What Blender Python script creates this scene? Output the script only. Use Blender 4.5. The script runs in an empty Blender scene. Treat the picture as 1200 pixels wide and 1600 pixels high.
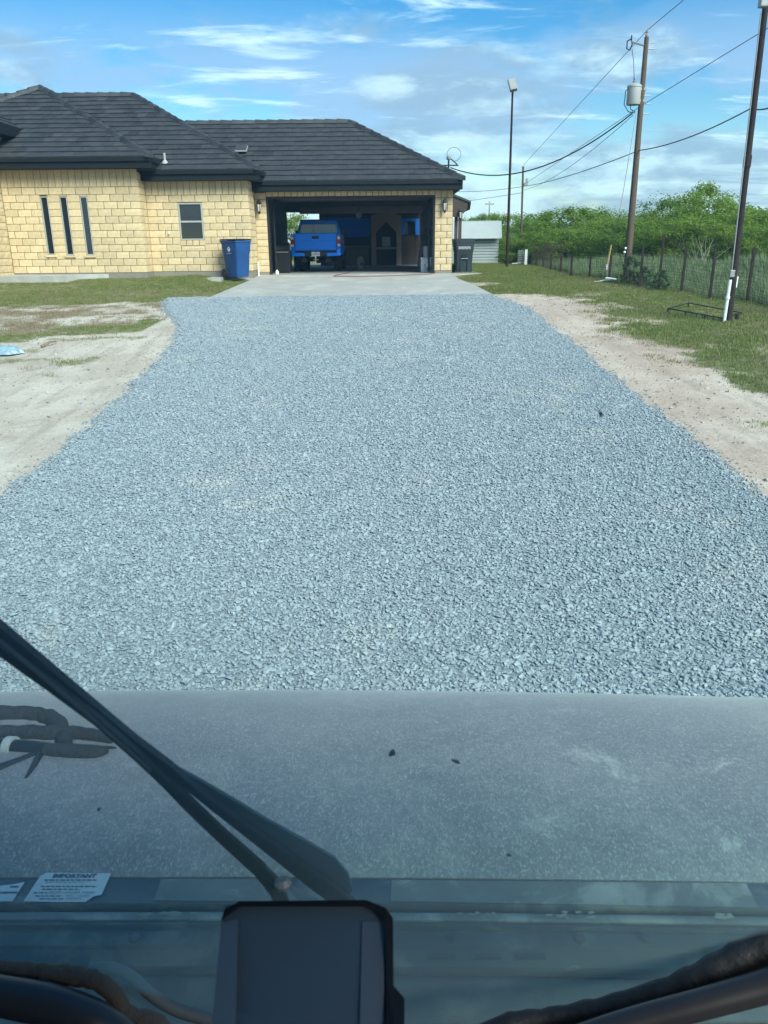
import bpy, bmesh, math, random
import numpy as np
from mathutils import Vector, Matrix, Euler
random.seed(7); rng = np.random.default_rng(11)
PI = math.pi; R_ = math.radians
scene = bpy.context.scene
COL = scene.collection

# ------------------------------------------------------------------ camera
TH, RO, FPX, CZ = R_(18.96), R_(.55), 1202.0, .85
_c, _s = math.cos(TH), math.sin(TH)
FW = Vector((0, _c, -_s)); _u = Vector((0, _s, _c)); _r = Vector((1, 0, 0))
RT = math.cos(RO)*_r - math.sin(RO)*_u; UP = math.cos(RO)*_u + math.sin(RO)*_r
cam = bpy.data.cameras.new('camera'); cam.sensor_fit = 'HORIZONTAL'; cam.sensor_width = 36
cam.lens = 36*FPX/1200; cam.clip_start = .02; cam.clip_end = 4000
cam.dof.use_dof = True; cam.dof.focus_distance = 14; cam.dof.aperture_fstop = 22
camo = bpy.data.objects.new('camera', cam); COL.objects.link(camo)
m = Matrix((RT, UP, -FW)).transposed().to_4x4(); m.translation = (0, 0, CZ); camo.matrix_world = m
scene.camera = camo

def ray(px, py):
    px, py = float(px), float(py); return FW + (px-600)/FPX*RT - (py-800)/FPX*UP
def at(px, py, Y):
    d = ray(px, py); return Vector((0, 0, CZ)) + d*(float(Y)/d.y)
def prof(Y):
    if Y >= 26.7: return 0.0
    if Y >= 20: return -.05*(26.7-Y)
    return -.335-.059*(20-max(Y, 2))
def g(px, py):
    d = ray(px, py); lo, hi = .5, 400
    for _ in range(60):
        mid = (lo+hi)/2
        if CZ+d.z*mid/d.y-prof(mid) > 0: lo = mid
        else: hi = mid
    return Vector((d.x*lo/d.y, lo, prof(lo)))
def zat(px, py, Y): return at(px, py, Y).z

# ------------------------------------------------------------------ light
SUN_EL, SUN_AZ = R_(41), R_(142)      # azimuth measured from +Y clockwise: behind the camera, to the right
scene.view_settings.view_transform = 'Standard'; scene.view_settings.look = 'None'
scene.view_settings.gamma = 1; scene.view_settings.exposure = 0.7
scene.view_settings.use_curve_mapping = False
world = bpy.data.worlds.new('World'); scene.world = world; world.use_nodes = True
sun = bpy.data.lights.new('sun', 'SUN'); sun.energy = 4.6; sun.angle = R_(34); sun.color = (1, .96, .88)
suno = bpy.data.objects.new('sun', sun); COL.objects.link(suno)
sd = Vector((math.sin(SUN_AZ)*math.cos(SUN_EL), math.cos(SUN_AZ)*math.cos(SUN_EL), math.sin(SUN_EL)))
suno.rotation_euler = sd.to_track_quat('Z', 'Y').to_euler(); suno.location = (0, -5, 30)

class NT:
    def __init__(s, tree): s.t = tree; s.n = tree.nodes; s.l = tree.links
    def node(s, typ, **kw):
        n = s.n.new(typ)
        for k, v in kw.items():
            if k.startswith('i_'): s.set(n, k[2:], v)
            else: setattr(n, k, v)
        return n
    def set(s, n, key, v):
        key = int(key) if key.isdigit() else key.replace('_', ' ')
        if isinstance(v, bpy.types.NodeSocket): s.l.new(v, n.inputs[key])
        else: n.inputs[key].default_value = v
    def math(s, op, a, b=0.0, c=None, clamp=False):
        n = s.node('ShaderNodeMath', operation=op); n.use_clamp = clamp
        for i, v in enumerate((a, b) if c is None else (a, b, c)): s.set(n, str(i), v)
        return n.outputs[0]
    def mixc(s, f, a, b, mode='MIX'):
        n = s.node('ShaderNodeMix', data_type='RGBA', blend_type=mode)
        s.set(n, '0', f); s.set(n, '6', a); s.set(n, '7', b); return n.outputs[2]
    def ramp(s, f, pts):
        n = s.node('ShaderNodeMapRange', interpolation_type='SMOOTHSTEP'); s.set(n, '0', f)
        for i, v in enumerate(pts): s.set(n, str(i+1), float(v))
        return n.outputs[0]
    def noise(s, vec, scale, detail=4, rough=.55, dist=0, col=False):
        n = s.node('ShaderNodeTexNoise'); s.set(n, 'Vector', vec)
        n.inputs['Scale'].default_value = scale; n.inputs['Detail'].default_value = detail
        n.inputs['Roughness'].default_value = rough; n.inputs['Distortion'].default_value = dist
        return n.outputs[1 if col else 0]
def rgb(*c): return (c[0], c[1], c[2], 1)

def build_world():
    T = NT(world.node_tree); T.n.clear()
    tc = T.node('ShaderNodeTexCoord').outputs['Generated']
    nv = T.node('ShaderNodeVectorMath', operation='NORMALIZE', i_0=tc).outputs[0]
    sx = T.node('ShaderNodeSeparateXYZ', i_0=nv); X, Y, Z = sx.outputs
    sky = T.node('ShaderNodeTexSky', sky_type='NISHITA'); sky.sun_disc = False
    sky.sun_elevation = SUN_EL; sky.sun_rotation = SUN_AZ; sky.altitude = 100; sky.air_density = 1.1; sky.dust_density = .6; sky.ozone_density = 1.6
    hs = T.node('ShaderNodeHueSaturation', i_Saturation=1.55, i_Value=1.0, i_Color=sky.outputs[0]).outputs[0]
    zp = T.math('MAXIMUM', Z, 0.0)
    zc = T.math('ADD', zp, .10)
    px = T.math('DIVIDE', X, zc); py = T.math('DIVIDE', Y, zc)
    cv = T.node('ShaderNodeCombineXYZ', i_0=px, i_1=py, i_2=0.0).outputs[0]
    # thin white wisps, drawn out along one wind direction
    mp = T.node('ShaderNodeMapping'); T.l.new(cv, mp.inputs[0]); mp.inputs['Rotation'].default_value = (0, 0, R_(-32)); mp.inputs['Scale'].default_value = (.55, 1.5, 1)
    mp.inputs['Location'].default_value = (3.1, 1.7, 0)
    n1 = T.noise(mp.outputs[0], 2.3, 10, .66, .45)
    big = T.noise(cv, .55, 3, .5, .2)
    wisp = T.ramp(T.math('ADD', n1, T.math('MULTIPLY', T.math('SUBTRACT', big, .5), .75)), (.50, .72, 0, .9))
    # grey-blue cumulus bank, thicker towards the horizon
    dv = T.node('ShaderNodeCombineXYZ', i_0=X, i_1=Y, i_2=T.math('MULTIPLY', Z, 2.7)).outputs[0]
    dv2 = T.node('ShaderNodeCombineXYZ', i_0=X, i_1=Y, i_2=T.math('MULTIPLY', Z, 2.9)).outputs[0]
    n2 = T.noise(dv2, 4.4, 9, .58, .2)
    lift = T.ramp(zp, (.02, .24, .16, -.06))
    bank = T.ramp(T.math('ADD', n2, lift), (.50, .66, 0, 1))
    n3 = T.noise(dv2, 8.5, 9, .60, .15)
    lit = T.ramp(T.math('ADD', n3, T.ramp(zp, (.02, .2, .03, -.03))), (.45, .64, 0, 1))
    bankc = T.mixc(lit, rgb(2.4, 3.5, 4.8), rgb(4.6, 6.0, 6.9))
    n4 = T.noise(dv2, 3.4, 9, .6, .3)
    ring = T.math('MULTIPLY', T.ramp(zp, (.09, .15, 0, 1)), T.ramp(zp, (.27, .17, 0, 1)))
    grey = T.math('MULTIPLY', T.ramp(n4, (.43, .56, 0, .8)), ring)
    hs = T.mixc(grey, hs, rgb(2.7, 4.0, 6.0))
    c1 = T.mixc(T.math('MULTIPLY', bank, .86), hs, bankc)
    c2 = T.mixc(T.math('MULTIPLY', wisp, T.math('SUBTRACT', 1.0, T.math('MULTIPLY', bank, .6))), c1, rgb(6.2, 7.6, 8.4))
    bg = T.node('ShaderNodeBackground', i_Color=c2, i_Strength=.11)
    out = T.node('ShaderNodeOutputWorld'); T.l.new(bg.outputs[0], out.inputs[0])
build_world()

# ------------------------------------------------------------------ materials
MATS = {}
def mat(name, col, rough=.7, var=.15, scale=8, bump=0, bscale=40, metal=0, spec=.4, objvar=0, col2=None, c2pts=(.45, .65), coord='Object', stretch=None, sheen=0):
    if name in MATS: return MATS[name]
    M = bpy.data.materials.new(name); M.use_nodes = True; T = NT(M.node_tree)
    b = T.n['Principled BSDF']; b.inputs['Roughness'].default_value = rough; b.inputs['Metallic'].default_value = metal
    b.inputs['Specular IOR Level'].default_value = spec
    co = T.node('ShaderNodeTexCoord').outputs[coord]
    if stretch:
        mp = T.node('ShaderNodeMapping'); T.l.new(co, mp.inputs[0]); mp.inputs['Scale'].default_value = stretch; co = mp.outputs[0]
    n = T.noise(co, scale, 5, .6)
    base = rgb(*col)
    if col2: base = T.mixc(T.ramp(T.noise(co, scale*.6, 6, .65, .4), (c2pts[0], c2pts[1], 0, 1)), rgb(*col), rgb(*col2))
    v = T.math('MULTIPLY_ADD', n, 2*var, 1-var)
    if objvar:
        oi = T.node('ShaderNodeObjectInfo').outputs['Random']
        v = T.math('MULTIPLY', v, T.math('MULTIPLY_ADD', oi, 2*objvar, 1-objvar))
    cc = T.node('ShaderNodeVectorMath', operation='SCALE'); T.set(cc, '0', base[:3] if isinstance(base, tuple) else base); T.l.new(v, cc.inputs['Scale'])
    T.l.new(cc.outputs[0], b.inputs['Base Color'])
    if bump:
        bn = T.node('ShaderNodeBump', i_Strength=bump, i_Distance=.02); T.l.new(T.noise(co, bscale, 6, .65), bn.inputs['Height'])
        T.l.new(bn.outputs[0], b.inputs['Normal'])
    MATS[name] = M; return M
stone = mat('split_face_stone', (.56, .425, .24), .9, .16, 9, .35, 45, objvar=.11, coord='Object', col2=(.64, .515, .325), c2pts=(.4, .7))
mortar = mat('mortar', (.10, .075, .05), .95, .25, 12)
concrete = mat('concrete', (.33, .325, .295), .85, .16, 2.2, .25, 90, col2=(.40, .395, .36), coord='Object')
foundm = mat('foundation_concrete', (.22, .20, .16), .9, .3, 5, .3, 60)
tilem = mat('roof_tile_concrete', (.033, .037, .041), .62, .25, 5, .35, 70, objvar=.34, col2=(.048, .05, .05))
fasc = mat('fascia_metal', (.011, .014, .016), .6, .12, 3, spec=.15)
darkin = mat('garage_inside_paint', (.30, .30, .29), .9, .2, 3)
darkwood = mat('dark_wood', (.055, .042, .034), .7, .35, 6, .3, 30, stretch=(4, 4, .6))
brownmetal = mat('brown_beam_paint', (.16, .12, .105), .55, .1, 5)
alu = mat('aluminium', (.36, .36, .33), .45, .1, 8)
blackm = mat('black_plastic', (.012, .013, .014), .45, .2, 9)
blackmetal = mat('black_metal', (.016, .015, .014), .5, .3, 9)
rusty = mat('rusty_steel', (.034, .022, .019), .8, .35, 14, .3, 60, col2=(.02, .016, .015), spec=.2)
whitem = mat('white_paint', (.74, .74, .70), .5, .08, 10)
pvc = mat('white_pvc', (.74, .75, .70), .4, .06, 8)
galv = mat('galvanised', (.30, .31, .30), .45, .2, 12, metal=.3)
bluebin = mat('blue_bin_plastic', (.012, .065, .21), .5, .15, 6, .15, 200)
darkbin = mat('dark_bin_plastic', (.028, .042, .046), .55, .15, 6, .15, 200)
truckblue = mat('blue_truck_paint', (.004, .25, 1.0), .35, .03, 3, spec=.3)
bluewall = mat('blue_panel', (.008, .20, .85), .6, .15, 3)
rubber = mat('tyre_rubber', (.018, .018, .018), .85, .2, 20, .4, 60)
glassm = mat('dark_window_glass', (.012, .016, .018), .06, .1, 2, spec=.9)
rimm = mat('dark_rim', (.05, .05, .05), .4, .2, 10, metal=.5)
redm = mat('tail_light_red', (.35, .02, .012), .25, .1, 10)
clearm = mat('tail_light_clear', (.7, .66, .6), .25, .05, 10)
polewood = mat('utility_pole_wood', (.105, .075, .052), .9, .35, 6, .5, 40, stretch=(5, 5, .5))
transf = mat('transformer_paint', (.36, .38, .37), .5, .1, 5)
wirem = mat('cable_black', (.02, .02, .02), .6, .1, 5)
shedm = mat('shed_metal', (.30, .34, .34), .55, .12, 3)
bark = mat('bark', (.075, .06, .045), .95, .3, 14)
greyblock = mat('grey_block', (.26, .25, .21), .9, .2, 10)
yellow = mat('yellow_guard', (.34, .25, .06), .5, .1, 10)
hosem = mat('red_hose_rubber', (.20, .075, .06), .6, .1, 10)
bagm = mat('pale_plastic', (.22, .33, .39), .4, .15, 10)
deadw = mat('dead_stick', (.22, .16, .10), .9, .2, 12)

def leafmat(name, c1, c2, tr=.35):
    M = bpy.data.materials.new(name); M.use_nodes = True; T = NT(M.node_tree); b = T.n['Principled BSDF']; b.inputs['Roughness'].default_value = .6; b.inputs['Specular IOR Level'].default_value = .25
    oi = T.node('ShaderNodeObjectInfo').outputs['Random']; gr = T.node('ShaderNodeNewGeometry').outputs['Random Per Island']
    co = T.node('ShaderNodeTexCoord').outputs['Object']
    n = T.noise(co, 1.1, 3, .6)
    f = T.math('ADD', T.math('MULTIPLY', gr, .45), T.math('ADD', T.math('MULTIPLY', oi, .25), T.math('MULTIPLY', T.math('SUBTRACT', n, .5), 1.2)), clamp=True)
    c = T.mixc(f, rgb(*c1), rgb(*c2)); T.l.new(c, b.inputs['Base Color'])
    tl = T.node('ShaderNodeBsdfTranslucent', i_Color=c); mx = T.node('ShaderNodeMixShader', i_0=tr)
    T.l.new(b.outputs[0], mx.inputs[1]); T.l.new(tl.outputs[0], mx.inputs[2]); T.l.new(mx.outputs[0], T.n['Material Output'].inputs[0])
    return M
leaf = leafmat('tree_leaf', (.12, .215, .036), (.29, .39, .060), .5)
leafd = leafmat('shrub_leaf', (.045, .085, .035), (.09, .15, .05))
grassm = leafmat('grass_blade', (.090, .145, .025), (.29, .30, .085), .3)
weedm = leafmat('weed_blade', (.13, .19, .085), (.26, .32, .15), .3)
strawm = leafmat('dry_grass_blade', (.19, .15, .085), (.36, .29, .17), .15)

def stonemat():
    M = bpy.data.materials.new('crushed_limestone'); M.use_nodes = True; T = NT(M.node_tree); b = T.n['Principled BSDF']
    b.inputs['Roughness'].default_value = .8; b.inputs['Specular IOR Level'].default_value = .35
    oi = T.node('ShaderNodeObjectInfo').outputs['Random']; co = T.node('ShaderNodeTexCoord').outputs['Object']
    n = T.noise(co, 3, 5, .65)
    v = T.math('ADD', T.math('MULTIPLY', T.math('POWER', oi, 1.2), .26), T.math('MULTIPLY', n, .22))
    c = T.mixc(T.math('MULTIPLY', v, 2.0, clamp=True), rgb(.19, .225, .243), rgb(.35, .412, .44))
    gp = T.node('ShaderNodeNewGeometry').outputs['Position']; big = T.noise(gp, .55, 4, .6); pat_ = T.noise(gp, 2.2, 4, .6)
    c = T.mixc(T.ramp(T.math('ADD', big, T.math('MULTIPLY', T.math('SUBTRACT', pat_, .5), .5)), (.52, .75, 0, .45)), c, rgb(.375, .39, .36))
    T.l.new(c, b.inputs['Base Color'])
    return M
limestone = stonemat()

# ------------------------------------------------------------------ helpers
def tag(o, label=None, cat=None, group=None, kind=None):
    for k, v in (('label', label), ('category', cat), ('group', group), ('kind', kind)):
        if v: o[k] = v
    return o
def link(name, me, parent=None, loc=None):
    o = bpy.data.objects.new(name, me); COL.objects.link(o)
    if parent: o.parent = parent
    if loc is not None: o.location = loc
    return o
def thing(name, base, label, cat, group=None):
    o = bpy.data.objects.new(name, None); COL.objects.link(o); o.location = base; o.empty_display_size = .2
    return tag(o, label, cat, group)
def worldpos(o):
    v = Vector((0, 0, 0))
    while o is not None: v += o.location; o = o.parent
    return v

class MB:
    """collects shapes in world coordinates, becomes one mesh"""
    def __init__(s): s.v = []; s.f = []
    def poly(s, pts):
        n = len(s.v); s.v += [Vector(p) for p in pts]; s.f.append(tuple(range(n, n+len(pts)))); return s
    def mesh(s, vs, fs):
        n = len(s.v); s.v += [Vector(p) for p in vs]; s.f += [tuple(i+n for i in f) for f in fs]; return s
    def box(s, a, b, M=None):
        a, b = Vector(a), Vector(b)
        vs = [Vector((x, y, z)) for x in (a.x, b.x) for y in (a.y, b.y) for z in (a.z, b.z)]
        if M is not None: vs = [M @ v for v in vs]
        return s.mesh(vs, [(0, 1, 3, 2), (4, 6, 7, 5), (0, 4, 5, 1), (2, 3, 7, 6), (0, 2, 6, 4), (1, 5, 7, 3)])
    def prism(s, pts, d):
        d = Vector(d); n = len(pts); pts = [Vector(p) for p in pts]
        s.mesh(pts+[p+d for p in pts], [tuple(range(n))[::-1], tuple(range(n, 2*n))]+[(i, (i+1) % n, n+(i+1) % n, n+i) for i in range(n)]); return s
    def tube(s, path, r, seg=8, cap=True):
        path = [Vector(p) for p in path]; rs = r if isinstance(r, (list, tuple)) else [r]*len(path)
        base = len(s.v); prev = None
        for i, p in enumerate(path):
            d = (path[min(i+1, len(path)-1)]-path[max(i-1, 0)]).normalized()
            if prev is None: prev = d.orthogonal().normalized()
            a = (prev-d*prev.dot(d)).normalized(); prev = a; b = d.cross(a)
            for k in range(seg): s.v.append(p+rs[i]*(math.cos(2*PI*k/seg)*a+math.sin(2*PI*k/seg)*b))
        for i in range(len(path)-1):
            for k in range(seg):
                k2 = (k+1) % seg; s.f.append((base+i*seg+k, base+i*seg+k2, base+(i+1)*seg+k2, base+(i+1)*seg+k))
        if cap:
            s.f.append(tuple(base+k for k in range(seg))[::-1]); s.f.append(tuple(base+(len(path)-1)*seg+k for k in range(seg)))
        return s
    def lathe(s, c, prof_, seg=16, M=None):
        c = Vector(c); base = len(s.v)
        for r, z in prof_:
            for k in range(seg):
                p = Vector((r*math.cos(2*PI*k/seg), r*math.sin(2*PI*k/seg), z)); s.v.append(c+(M @ p if M is not None else p))
        n = len(prof_)
        for i in range(n-1):
            for k in range(seg):
                k2 = (k+1) % seg; s.f.append((base+i*seg+k, base+i*seg+k2, base+(i+1)*seg+k2, base+(i+1)*seg+k))
        s.f.append(tuple(base+k for k in range(seg))[::-1]); s.f.append(tuple(base+(n-1)*seg+k for k in range(seg)))
        return s
    def build(s, name, mt, parent=None, bevel=0, smooth=False, origin=None):
        base = worldpos(parent) if parent else Vector((0, 0, 0))
        org = Vector(origin) if origin is not None else base
        me = bpy.data.meshes.new(name); me.from_pydata([tuple(v-org) for v in s.v], [], s.f)
        bm = bmesh.new(); bm.from_mesh(me); bmesh.ops.remove_doubles(bm, verts=bm.verts, dist=1e-6) if bevel else None
        bmesh.ops.recalc_face_normals(bm, faces=bm.faces)
        if bevel:
            es = [e for e in bm.edges if len(e.link_faces) == 2 and e.calc_face_angle(0) > .5]
            bmesh.ops.bevel(bm, geom=es, offset=bevel, segments=2, affect='EDGES', profile=.6, clamp_overlap=True)
        bm.to_mesh(me); bm.free(); me.materials.append(mt)
        if smooth:
            me.polygons.foreach_set('use_smooth', [True]*len(me.polygons))
            try: me.set_sharp_from_angle(angle=R_(40))
            except Exception: pass
        o = link(name, me, parent, (org-base) if parent else org)
        return o
def ribbon_text(body, size, mt, name, parent, origin, xdir, ydir, align='CENTER', extrude=0, bold=0):
    cu = bpy.data.curves.new(name, 'FONT'); cu.body = body; cu.size = size; cu.align_x = align; cu.align_y = 'CENTER'; cu.extrude = extrude; cu.resolution_u = 2; cu.offset = bold*size
    tmp = bpy.data.objects.new(name, cu); COL.objects.link(tmp)
    me = bpy.data.meshes.new_from_object(tmp.evaluated_get(bpy.context.evaluated_depsgraph_get())); bpy.data.objects.remove(tmp)
    x, y = Vector(xdir).normalized(), Vector(ydir).normalized(); z = x.cross(y).normalized()
    M = Matrix((x, y, z)).transposed().to_4x4(); base = worldpos(parent)
    M.translation = Vector(origin)-base; me.transform(M); me.materials.clear(); me.materials.append(mt)
    return link(name, me, parent)

# ------------------------------------------------------------------ ground
gravL = [(1.5, -3.3), (6.2, -3.26), (7.9, -3.30), (11, -3.45), (13.2, -3.6), (15.3, -3.95), (16.6, -4.4), (18.0, -4.95), (19.2, -5.3), (20.35, -5.55)]
gravR = [(1.5, 3.2), (6.1, 3.2), (13.2, 3.26), (17, 3.28), (18.3, 3.2), (19.3, 2.98), (20.35, 2.82)]
GL = lambda Y: np.interp(Y, [p[0] for p in gravL], [p[1] for p in gravL])
GR = lambda Y: np.interp(Y, [p[0] for p in gravR], [p[1] for p in gravR])
def vn(x, y, f, seed=0):
    """smooth value noise -1..1, numpy"""
    x = x*f+seed*17.3; y = y*f+seed*9.1; xi = np.floor(x).astype(np.int64); yi = np.floor(y).astype(np.int64)
    fx = x-xi; fy = y-yi; fx = fx*fx*(3-2*fx); fy = fy*fy*(3-2*fy)
    def hsh(a, b):
        k = (a*374761393+b*668265263+seed*974711) & 0x7fffffff; k = ((k ^ (k >> 13))*1274126177) & 0x7fffffff; k = k ^ (k >> 16); return (k & 0xffff)/32767.5-1
    return (hsh(xi, yi)*(1-fx)+hsh(xi+1, yi)*fx)*(1-fy)+(hsh(xi, yi+1)*(1-fx)+hsh(xi+1, yi+1)*fx)*fy
def fbm(x, y, f, seed=0, o=4): return sum(vn(x, y, f*2**i, seed+i)*.55**i for i in range(o))/1.9
def profn(Y): return np.where(Y >= 26.7, 0., np.where(Y >= 20, -.05*(26.7-Y), -.335-.059*(20-np.maximum(Y, 2))))
def sstep(a, b, x): t = np.clip((x-a)/(b-a), 0, 1); return t*t*(3-2*t)
def groundz(X, Y):
    z = profn(Y)
    rel = sstep(2.9, 4.2, X)*sstep(2, 8, Y)*.03
    rel = rel+.13*sstep(-4.95, -5.6, X)*sstep(21.5, 24.2, Y)*(Y < 60)*sstep(60, 40, Y)
    return z+rel+.02*fbm(X, Y, .5, 3)*sstep(3.0, 3.6, np.abs(X+.1))*(Y < 60)
rgb_pts = [g(*p) for p in ((715, 432), (742, 445), (775, 458), (840, 461), (905, 470), (950, 480), (958, 505), (985, 530), (1060, 556), (1120, 572), (1200, 592), (1300, 640), (1500, 760))]
_ry = [p.y for p in rgb_pts][::-1]; _rx = [p.x for p in rgb_pts][::-1]
def cover(X, Y):
    """grass and dead-grass cover 0..1"""
    nz = fbm(X, Y, .9, 1, 5); n2 = fbm(X, Y, 2.6, 9, 4)
    edge = np.interp(Y, _ry, _rx)
    r = sstep(-.8, .7, X-edge+1.2*nz+.7*n2-.05)
    patch = sstep(.25, .45, nz+.6*n2+.10-.55*np.maximum(0, edge-X-.3))*sstep(1.6, .2, edge-X)*(X > GR(Y)+.25)
    r = np.maximum(r, .8*patch)*(X > 1)
    r = r*(1-.7*sstep(.05, .5, fbm(X, Y, .7, 21, 5))*sstep(4.5, .5, X-edge))
    yb = np.interp(X, [-30, -9.2, -7, -5.8, -5.2, -3], [18.9, 19.0, 19.4, 20.0, 20.6, 20.9])
    l = sstep(-.9, .7, Y-yb+1.3*nz+.8*n2)
    yf = np.interp(X, [-30, -6.9, -4.9, -4.2], [14.0, 14.2, 15.2, 15.8])
    fr = sstep(.85, .15, np.abs(Y-yf-.35)+1.5*nz+1.0*n2)*(X < -4.6)
    l = np.maximum(l, fr*.6)*(X < -2)
    tuft = sstep(.38, .55, nz+.5*n2)*(Y > 8)*(Y < 14.5)*(X < GL(Y)-.5)*.4
    l = np.maximum(l, tuft*(X < -2))
    far = (Y > 27)*sstep(26.9, 27.6, Y)
    gcov = np.where(X < 0, np.maximum(l, 0), r); gcov = np.maximum(gcov, far*(np.abs(X) > 0))
    dead = sstep(14.2, 15.0, Y-.25*(X+7)*(X > -7))*sstep(20.2, 18.4, Y)*(X < -4.3)*sstep(-.35, .3, nz+.7*n2+.05)*sstep(-4.3, -5.3, X)
    dead = np.maximum(dead, .5*sstep(.1, .5, n2)*sstep(1.2, .2, np.abs(X-edge-.2))*(X > 2))
    return np.clip(gcov, 0, 1), np.clip(dead*(1-gcov), 0, 1)

def grid_axis(fine0, fine1, step, lo, hi):
    a = list(np.arange(fine0, fine1+1e-6, step)); s = step; x = a[-1]
    while x < hi: s *= 1.22; x += s; a.append(min(x, hi))
    s = step; x = a[0]; pre = []
    while x > lo: s *= 1.22; x -= s; pre.append(max(x, lo))
    return np.array(pre[::-1]+a)
xs = grid_axis(-13, 13, .11, -900, 900); ys = grid_axis(2, 40, .13, -120, 1500)
GX, GY = np.meshgrid(xs, ys); GZ = groundz(GX, GY)
gc, gd = cover(GX, GY)
nx, ny = len(xs), len(ys)
verts = np.stack([GX, GY, GZ], -1).reshape(-1, 3)
idx = np.arange(nx*ny).reshape(ny, nx)
quads = np.stack([idx[:-1, :-1], idx[:-1, 1:], idx[1:, 1:], idx[1:, :-1]], -1).reshape(-1, 4)
me = bpy.data.meshes.new('ground'); me.from_pydata(verts.tolist(), [], quads.tolist())
for nm, arr in (('grass', gc), ('dead', gd)):
    a = me.attributes.new(nm, 'FLOAT', 'POINT'); a.data.foreach_set('value', arr.reshape(-1).astype(np.float32))
me.polygons.foreach_set('use_smooth', [True]*len(me.polygons))
def groundmat():
    M = bpy.data.materials.new('caliche_and_turf'); M.use_nodes = True; T = NT(M.node_tree); b = T.n['Principled BSDF']
    b.inputs['Roughness'].default_value = .95; b.inputs['Specular IOR Level'].default_value = .15
    co = T.node('ShaderNodeTexCoord').outputs['Object']
    ga = T.node('ShaderNodeAttribute', attribute_name='grass').outputs['Fac']; da = T.node('ShaderNodeAttribute', attribute_name='dead').outputs['Fac']
    sx = T.node('ShaderNodeSeparateXYZ', i_0=co).outputs[0]
    n = T.noise(co, .8, 6, .6, .3); n2 = T.noise(co, 6, 6, .65); n3 = T.noise(co, 35, 4, .7)
    left = T.mixc(T.ramp(n, (.4, .65, 0, 1)), rgb(.42, .365, .295), rgb(.52, .475, .395))
    right = T.mixc(T.ramp(n, (.4, .65, 0, 1)), rgb(.42, .325, .255), rgb(.52, .44, .36))
    soil = T.mixc(T.ramp(sx, (-1, 1, 0, 1)), left, right)
    mp = T.node('ShaderNodeMapping'); T.l.new(co, mp.inputs[0]); mp.inputs['Rotation'].default_value = (0, 0, R_(9)); mp.inputs['Scale'].default_value = (2.6, .35, 1)
    rut = T.noise(mp.outputs[0], 1.9, 6, .65, .3)
    soil = T.mixc(T.ramp(rut, (.48, .68, 0, .5)), soil, rgb(.27, .225, .175))
    soil = T.mixc(T.ramp(n2, (.52, .72, 0, .38)), soil, rgb(.25, .20, .15))
    peb = T.ramp(n3, (.57, .66, 0, .65)); soil = T.mixc(peb, soil, rgb(.56, .52, .45))
    dk = T.ramp(n3, (.43, .33, 0, .6)); soil = T.mixc(dk, soil, rgb(.20, .165, .13))
    straw = T.mixc(n2, rgb(.13, .10, .065), rgb(.27, .22, .15))
    turf = T.mixc(T.ramp(n2, (.35, .7, 0, 1)), rgb(.095, .115, .040), rgb(.26, .24, .13))
    c = T.mixc(T.math('MULTIPLY', da, .9), soil, straw); c = T.mixc(T.ramp(T.math('ADD', ga, T.math('MULTIPLY', T.math('SUBTRACT', n3, .5), .7)), (.25, .6, 0, 1)), c, turf)
    T.l.new(c, b.inputs['Base Color'])
    bn = T.node('ShaderNodeBump', i_Strength=.7, i_Distance=.03); T.l.new(T.math('ADD', n2, T.math('MULTIPLY', n3, .5)), bn.inputs['Height']); T.l.new(bn.outputs[0], b.inputs['Normal'])
    return M
me.materials.append(groundmat())
tag(link('ground', me), 'pale caliche soil and turf either side of the gravel drive', 'ground', kind='structure')

# concrete apron in front of the garage
def sheet(name, rows, mt, label, cat, th=.10):
    mb = MB()
    for a, b in zip(rows[:-1], rows[1:]):
        (y0, l0, r0, z0), (y1, l1, r1, z1) = a, b
        mb.poly([(l0, y0, z0), (r0, y0, z0), (r1, y1, z1), (l1, y1, z1)])
    y0, l0, r0, z0 = rows[0]; mb.poly([(l0, y0, z0-th), (r0, y0, z0-th), (r0, y0, z0), (l0, y0, z0)])
    for k in (1, 2):
        for a, b in zip(rows[:-1], rows[1:]): mb.poly([(a[k], a[0], a[3]), (b[k], b[0], b[3]), (b[k], b[0], b[3]-th), (a[k], a[0], a[3]-th)])
    o = mb.build(name, mt); tag(o, label, cat, kind='structure'); return o
ap = []
for i in range(15):
    t = i/14; Y = 20.3+t*(26.62-20.3)
    l = np.interp(t, [0, .75, .8, 1], [-4.35, -4.05, -4.9, -4.9]); r = np.interp(t, [0, .35, .7, .86, .93, 1], [2.8, 2.62, 2.34, 2.30, 2.5, 3.3]); ap.append((Y, float(l), float(r), prof(Y)+.035))
sheet('driveway_apron', ap, concrete, 'pale concrete apron in front of the open garage', 'driveway')

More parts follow.
